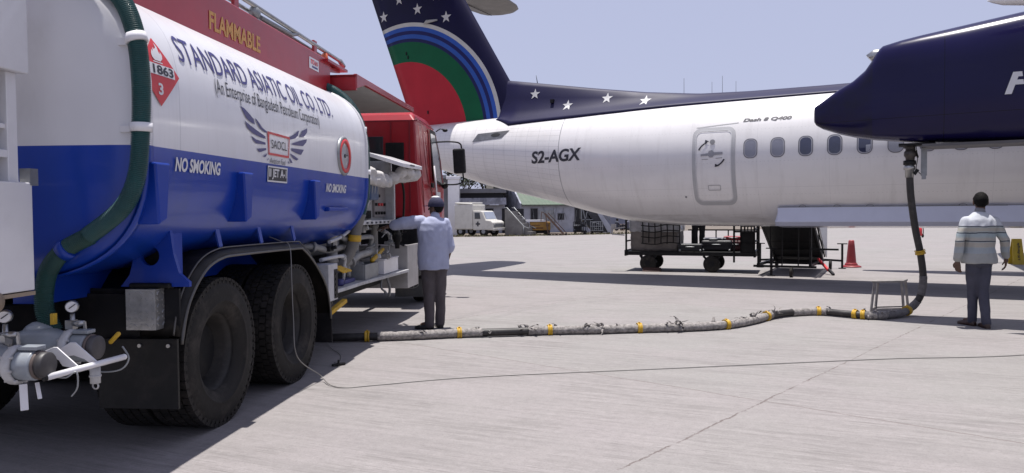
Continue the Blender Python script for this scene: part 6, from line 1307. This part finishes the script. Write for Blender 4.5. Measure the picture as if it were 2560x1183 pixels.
# loader standing on the cart (only his legs show under the belly)
JC = dict(head=(.0, .03, 1.57), hyaw=R(170), yaw=R(170), neck=(0, .0, 1.45), chest=(0, 0, 1.31), waist=(0, 0, 1.06), pelvis=(0, 0, .90), shL=(.18, 0, 1.375), shR=(-.18, 0, 1.375), elL=(.24, -.03, 1.09), wrL=(.2, -.15, .95), elR=(-.24, -.03, 1.09), wrR=(-.2, -.15, .95), hdL=(0, -.6, -.6), hdR=(0, -.6, -.6), hnL=(-.8, 0, 0), hnR=(.8, 0, 0), thL=1, thR=-1,
          hipL=(.085, 0, .87), hipR=(-.085, 0, .87), knL=(.085, -.02, .47), knR=(-.085, -.02, .47), anL=(.085, 0, .075), anR=(-.085, 0, .075), toeL=(.1, -.2, 0), toeR=(-.1, -.2, 0), slvL=.3, slvR=.3,
          torso=[((0, 0, .82), .19, .13, 0), ((0, 0, 1.0), .2, .135, 0), ((0, 0, 1.27), .21, .14, 0), ((0, 0, 1.36), .2, .125, 0), ((0, 0, 1.425), .13, .1, 0), ((0, 0, 1.455), .07, .075, 0)])
person('loader in black trousers standing on the cart with his upper body hidden by the fuselage', on_cart(.12, .12, .5), JC, cloth('khaki_shirt', (.2, .19, .15)), cloth('black_trousers', (.012, .012, .014), .2), mat('black_boot', (.012, .012, .012), .5), None, 40)
# two people sitting far off by the blue wall
def sitter(x, y, label, col, rz, seed):
    t = thing('person', label, 'person', (x, y, 0), rz, 'people sitting by the blue wall'); b = MB()
    head_into(b, V((0, .05, .82)), 0); b.caps([(0, .04, .75), (0, 0, .62)], [.05, .06], 10); b.caps([(0, 0, .58), (0, -.03, .2)], [.13, .14], 14)
    for sx in (-1, 1):
        b.caps([(sx * .09, 0, .15), (sx * .13, .38, .45), (sx * .1, .45, .08)], [.085, .06, .04], 10); b.caps([(sx * .1, .45, .06), (sx * .1, .6, .04)], [.04, .03], 8); b.caps([(sx * .17, 0, .6), (sx * .22, .12, .42), (sx * .1, .34, .5)], [.05, .042, .03], 10); hand_into(b, V((sx * .1, .34, .5)), (0, 1, -.1), (0, 0, -1), thumb=-sx)
    remeshed(b, 'body', SKIN, t, .009, 2)
    c = MB(); c.caps([(0, 0, .62), (0, -.03, .18)], [.15, .165], 14)
    for sx in (-1, 1): c.caps([(sx * .15, 0, .62), (sx * .22, .12, .43)], [.065, .055], 10)
    remeshed(c, 'shirt', cloth('shirt%d' % seed, col), t, .014, 4, .006, (9, 9, 6))
    c = MB()
    for sx in (-1, 1): c.caps([(sx * .09, 0, .16), (sx * .13, .38, .46), (sx * .1, .45, .12)], [.105, .078, .06], 10)
    remeshed(c, 'trousers', cloth('trousers%d' % seed, (.02, .02, .028)), t, .014, 4, .004, (9, 9, 6))
    c = MB(); c.ell((0, .04, .845), (.086, .1, .1), 20); c.f = [f for f in c.f if not (sum((c.v[i] for i in f), V()) / len(f)).y > .1 and (sum((c.v[i] for i in f), V()) / len(f)).z > .8]; c.s = [True] * len(c.f); c.obj('hair', HAIR, t)
sitter(7.95, 57.6, 'dark dressed person sitting on the ground by the blue wall left of the other', (.05, .055, .08), R(-60), 61)
sitter(8.95, 58.6, 'seated person in grey farther along the blue wall, the smaller of two', (.12, .12, .16), R(40), 62)
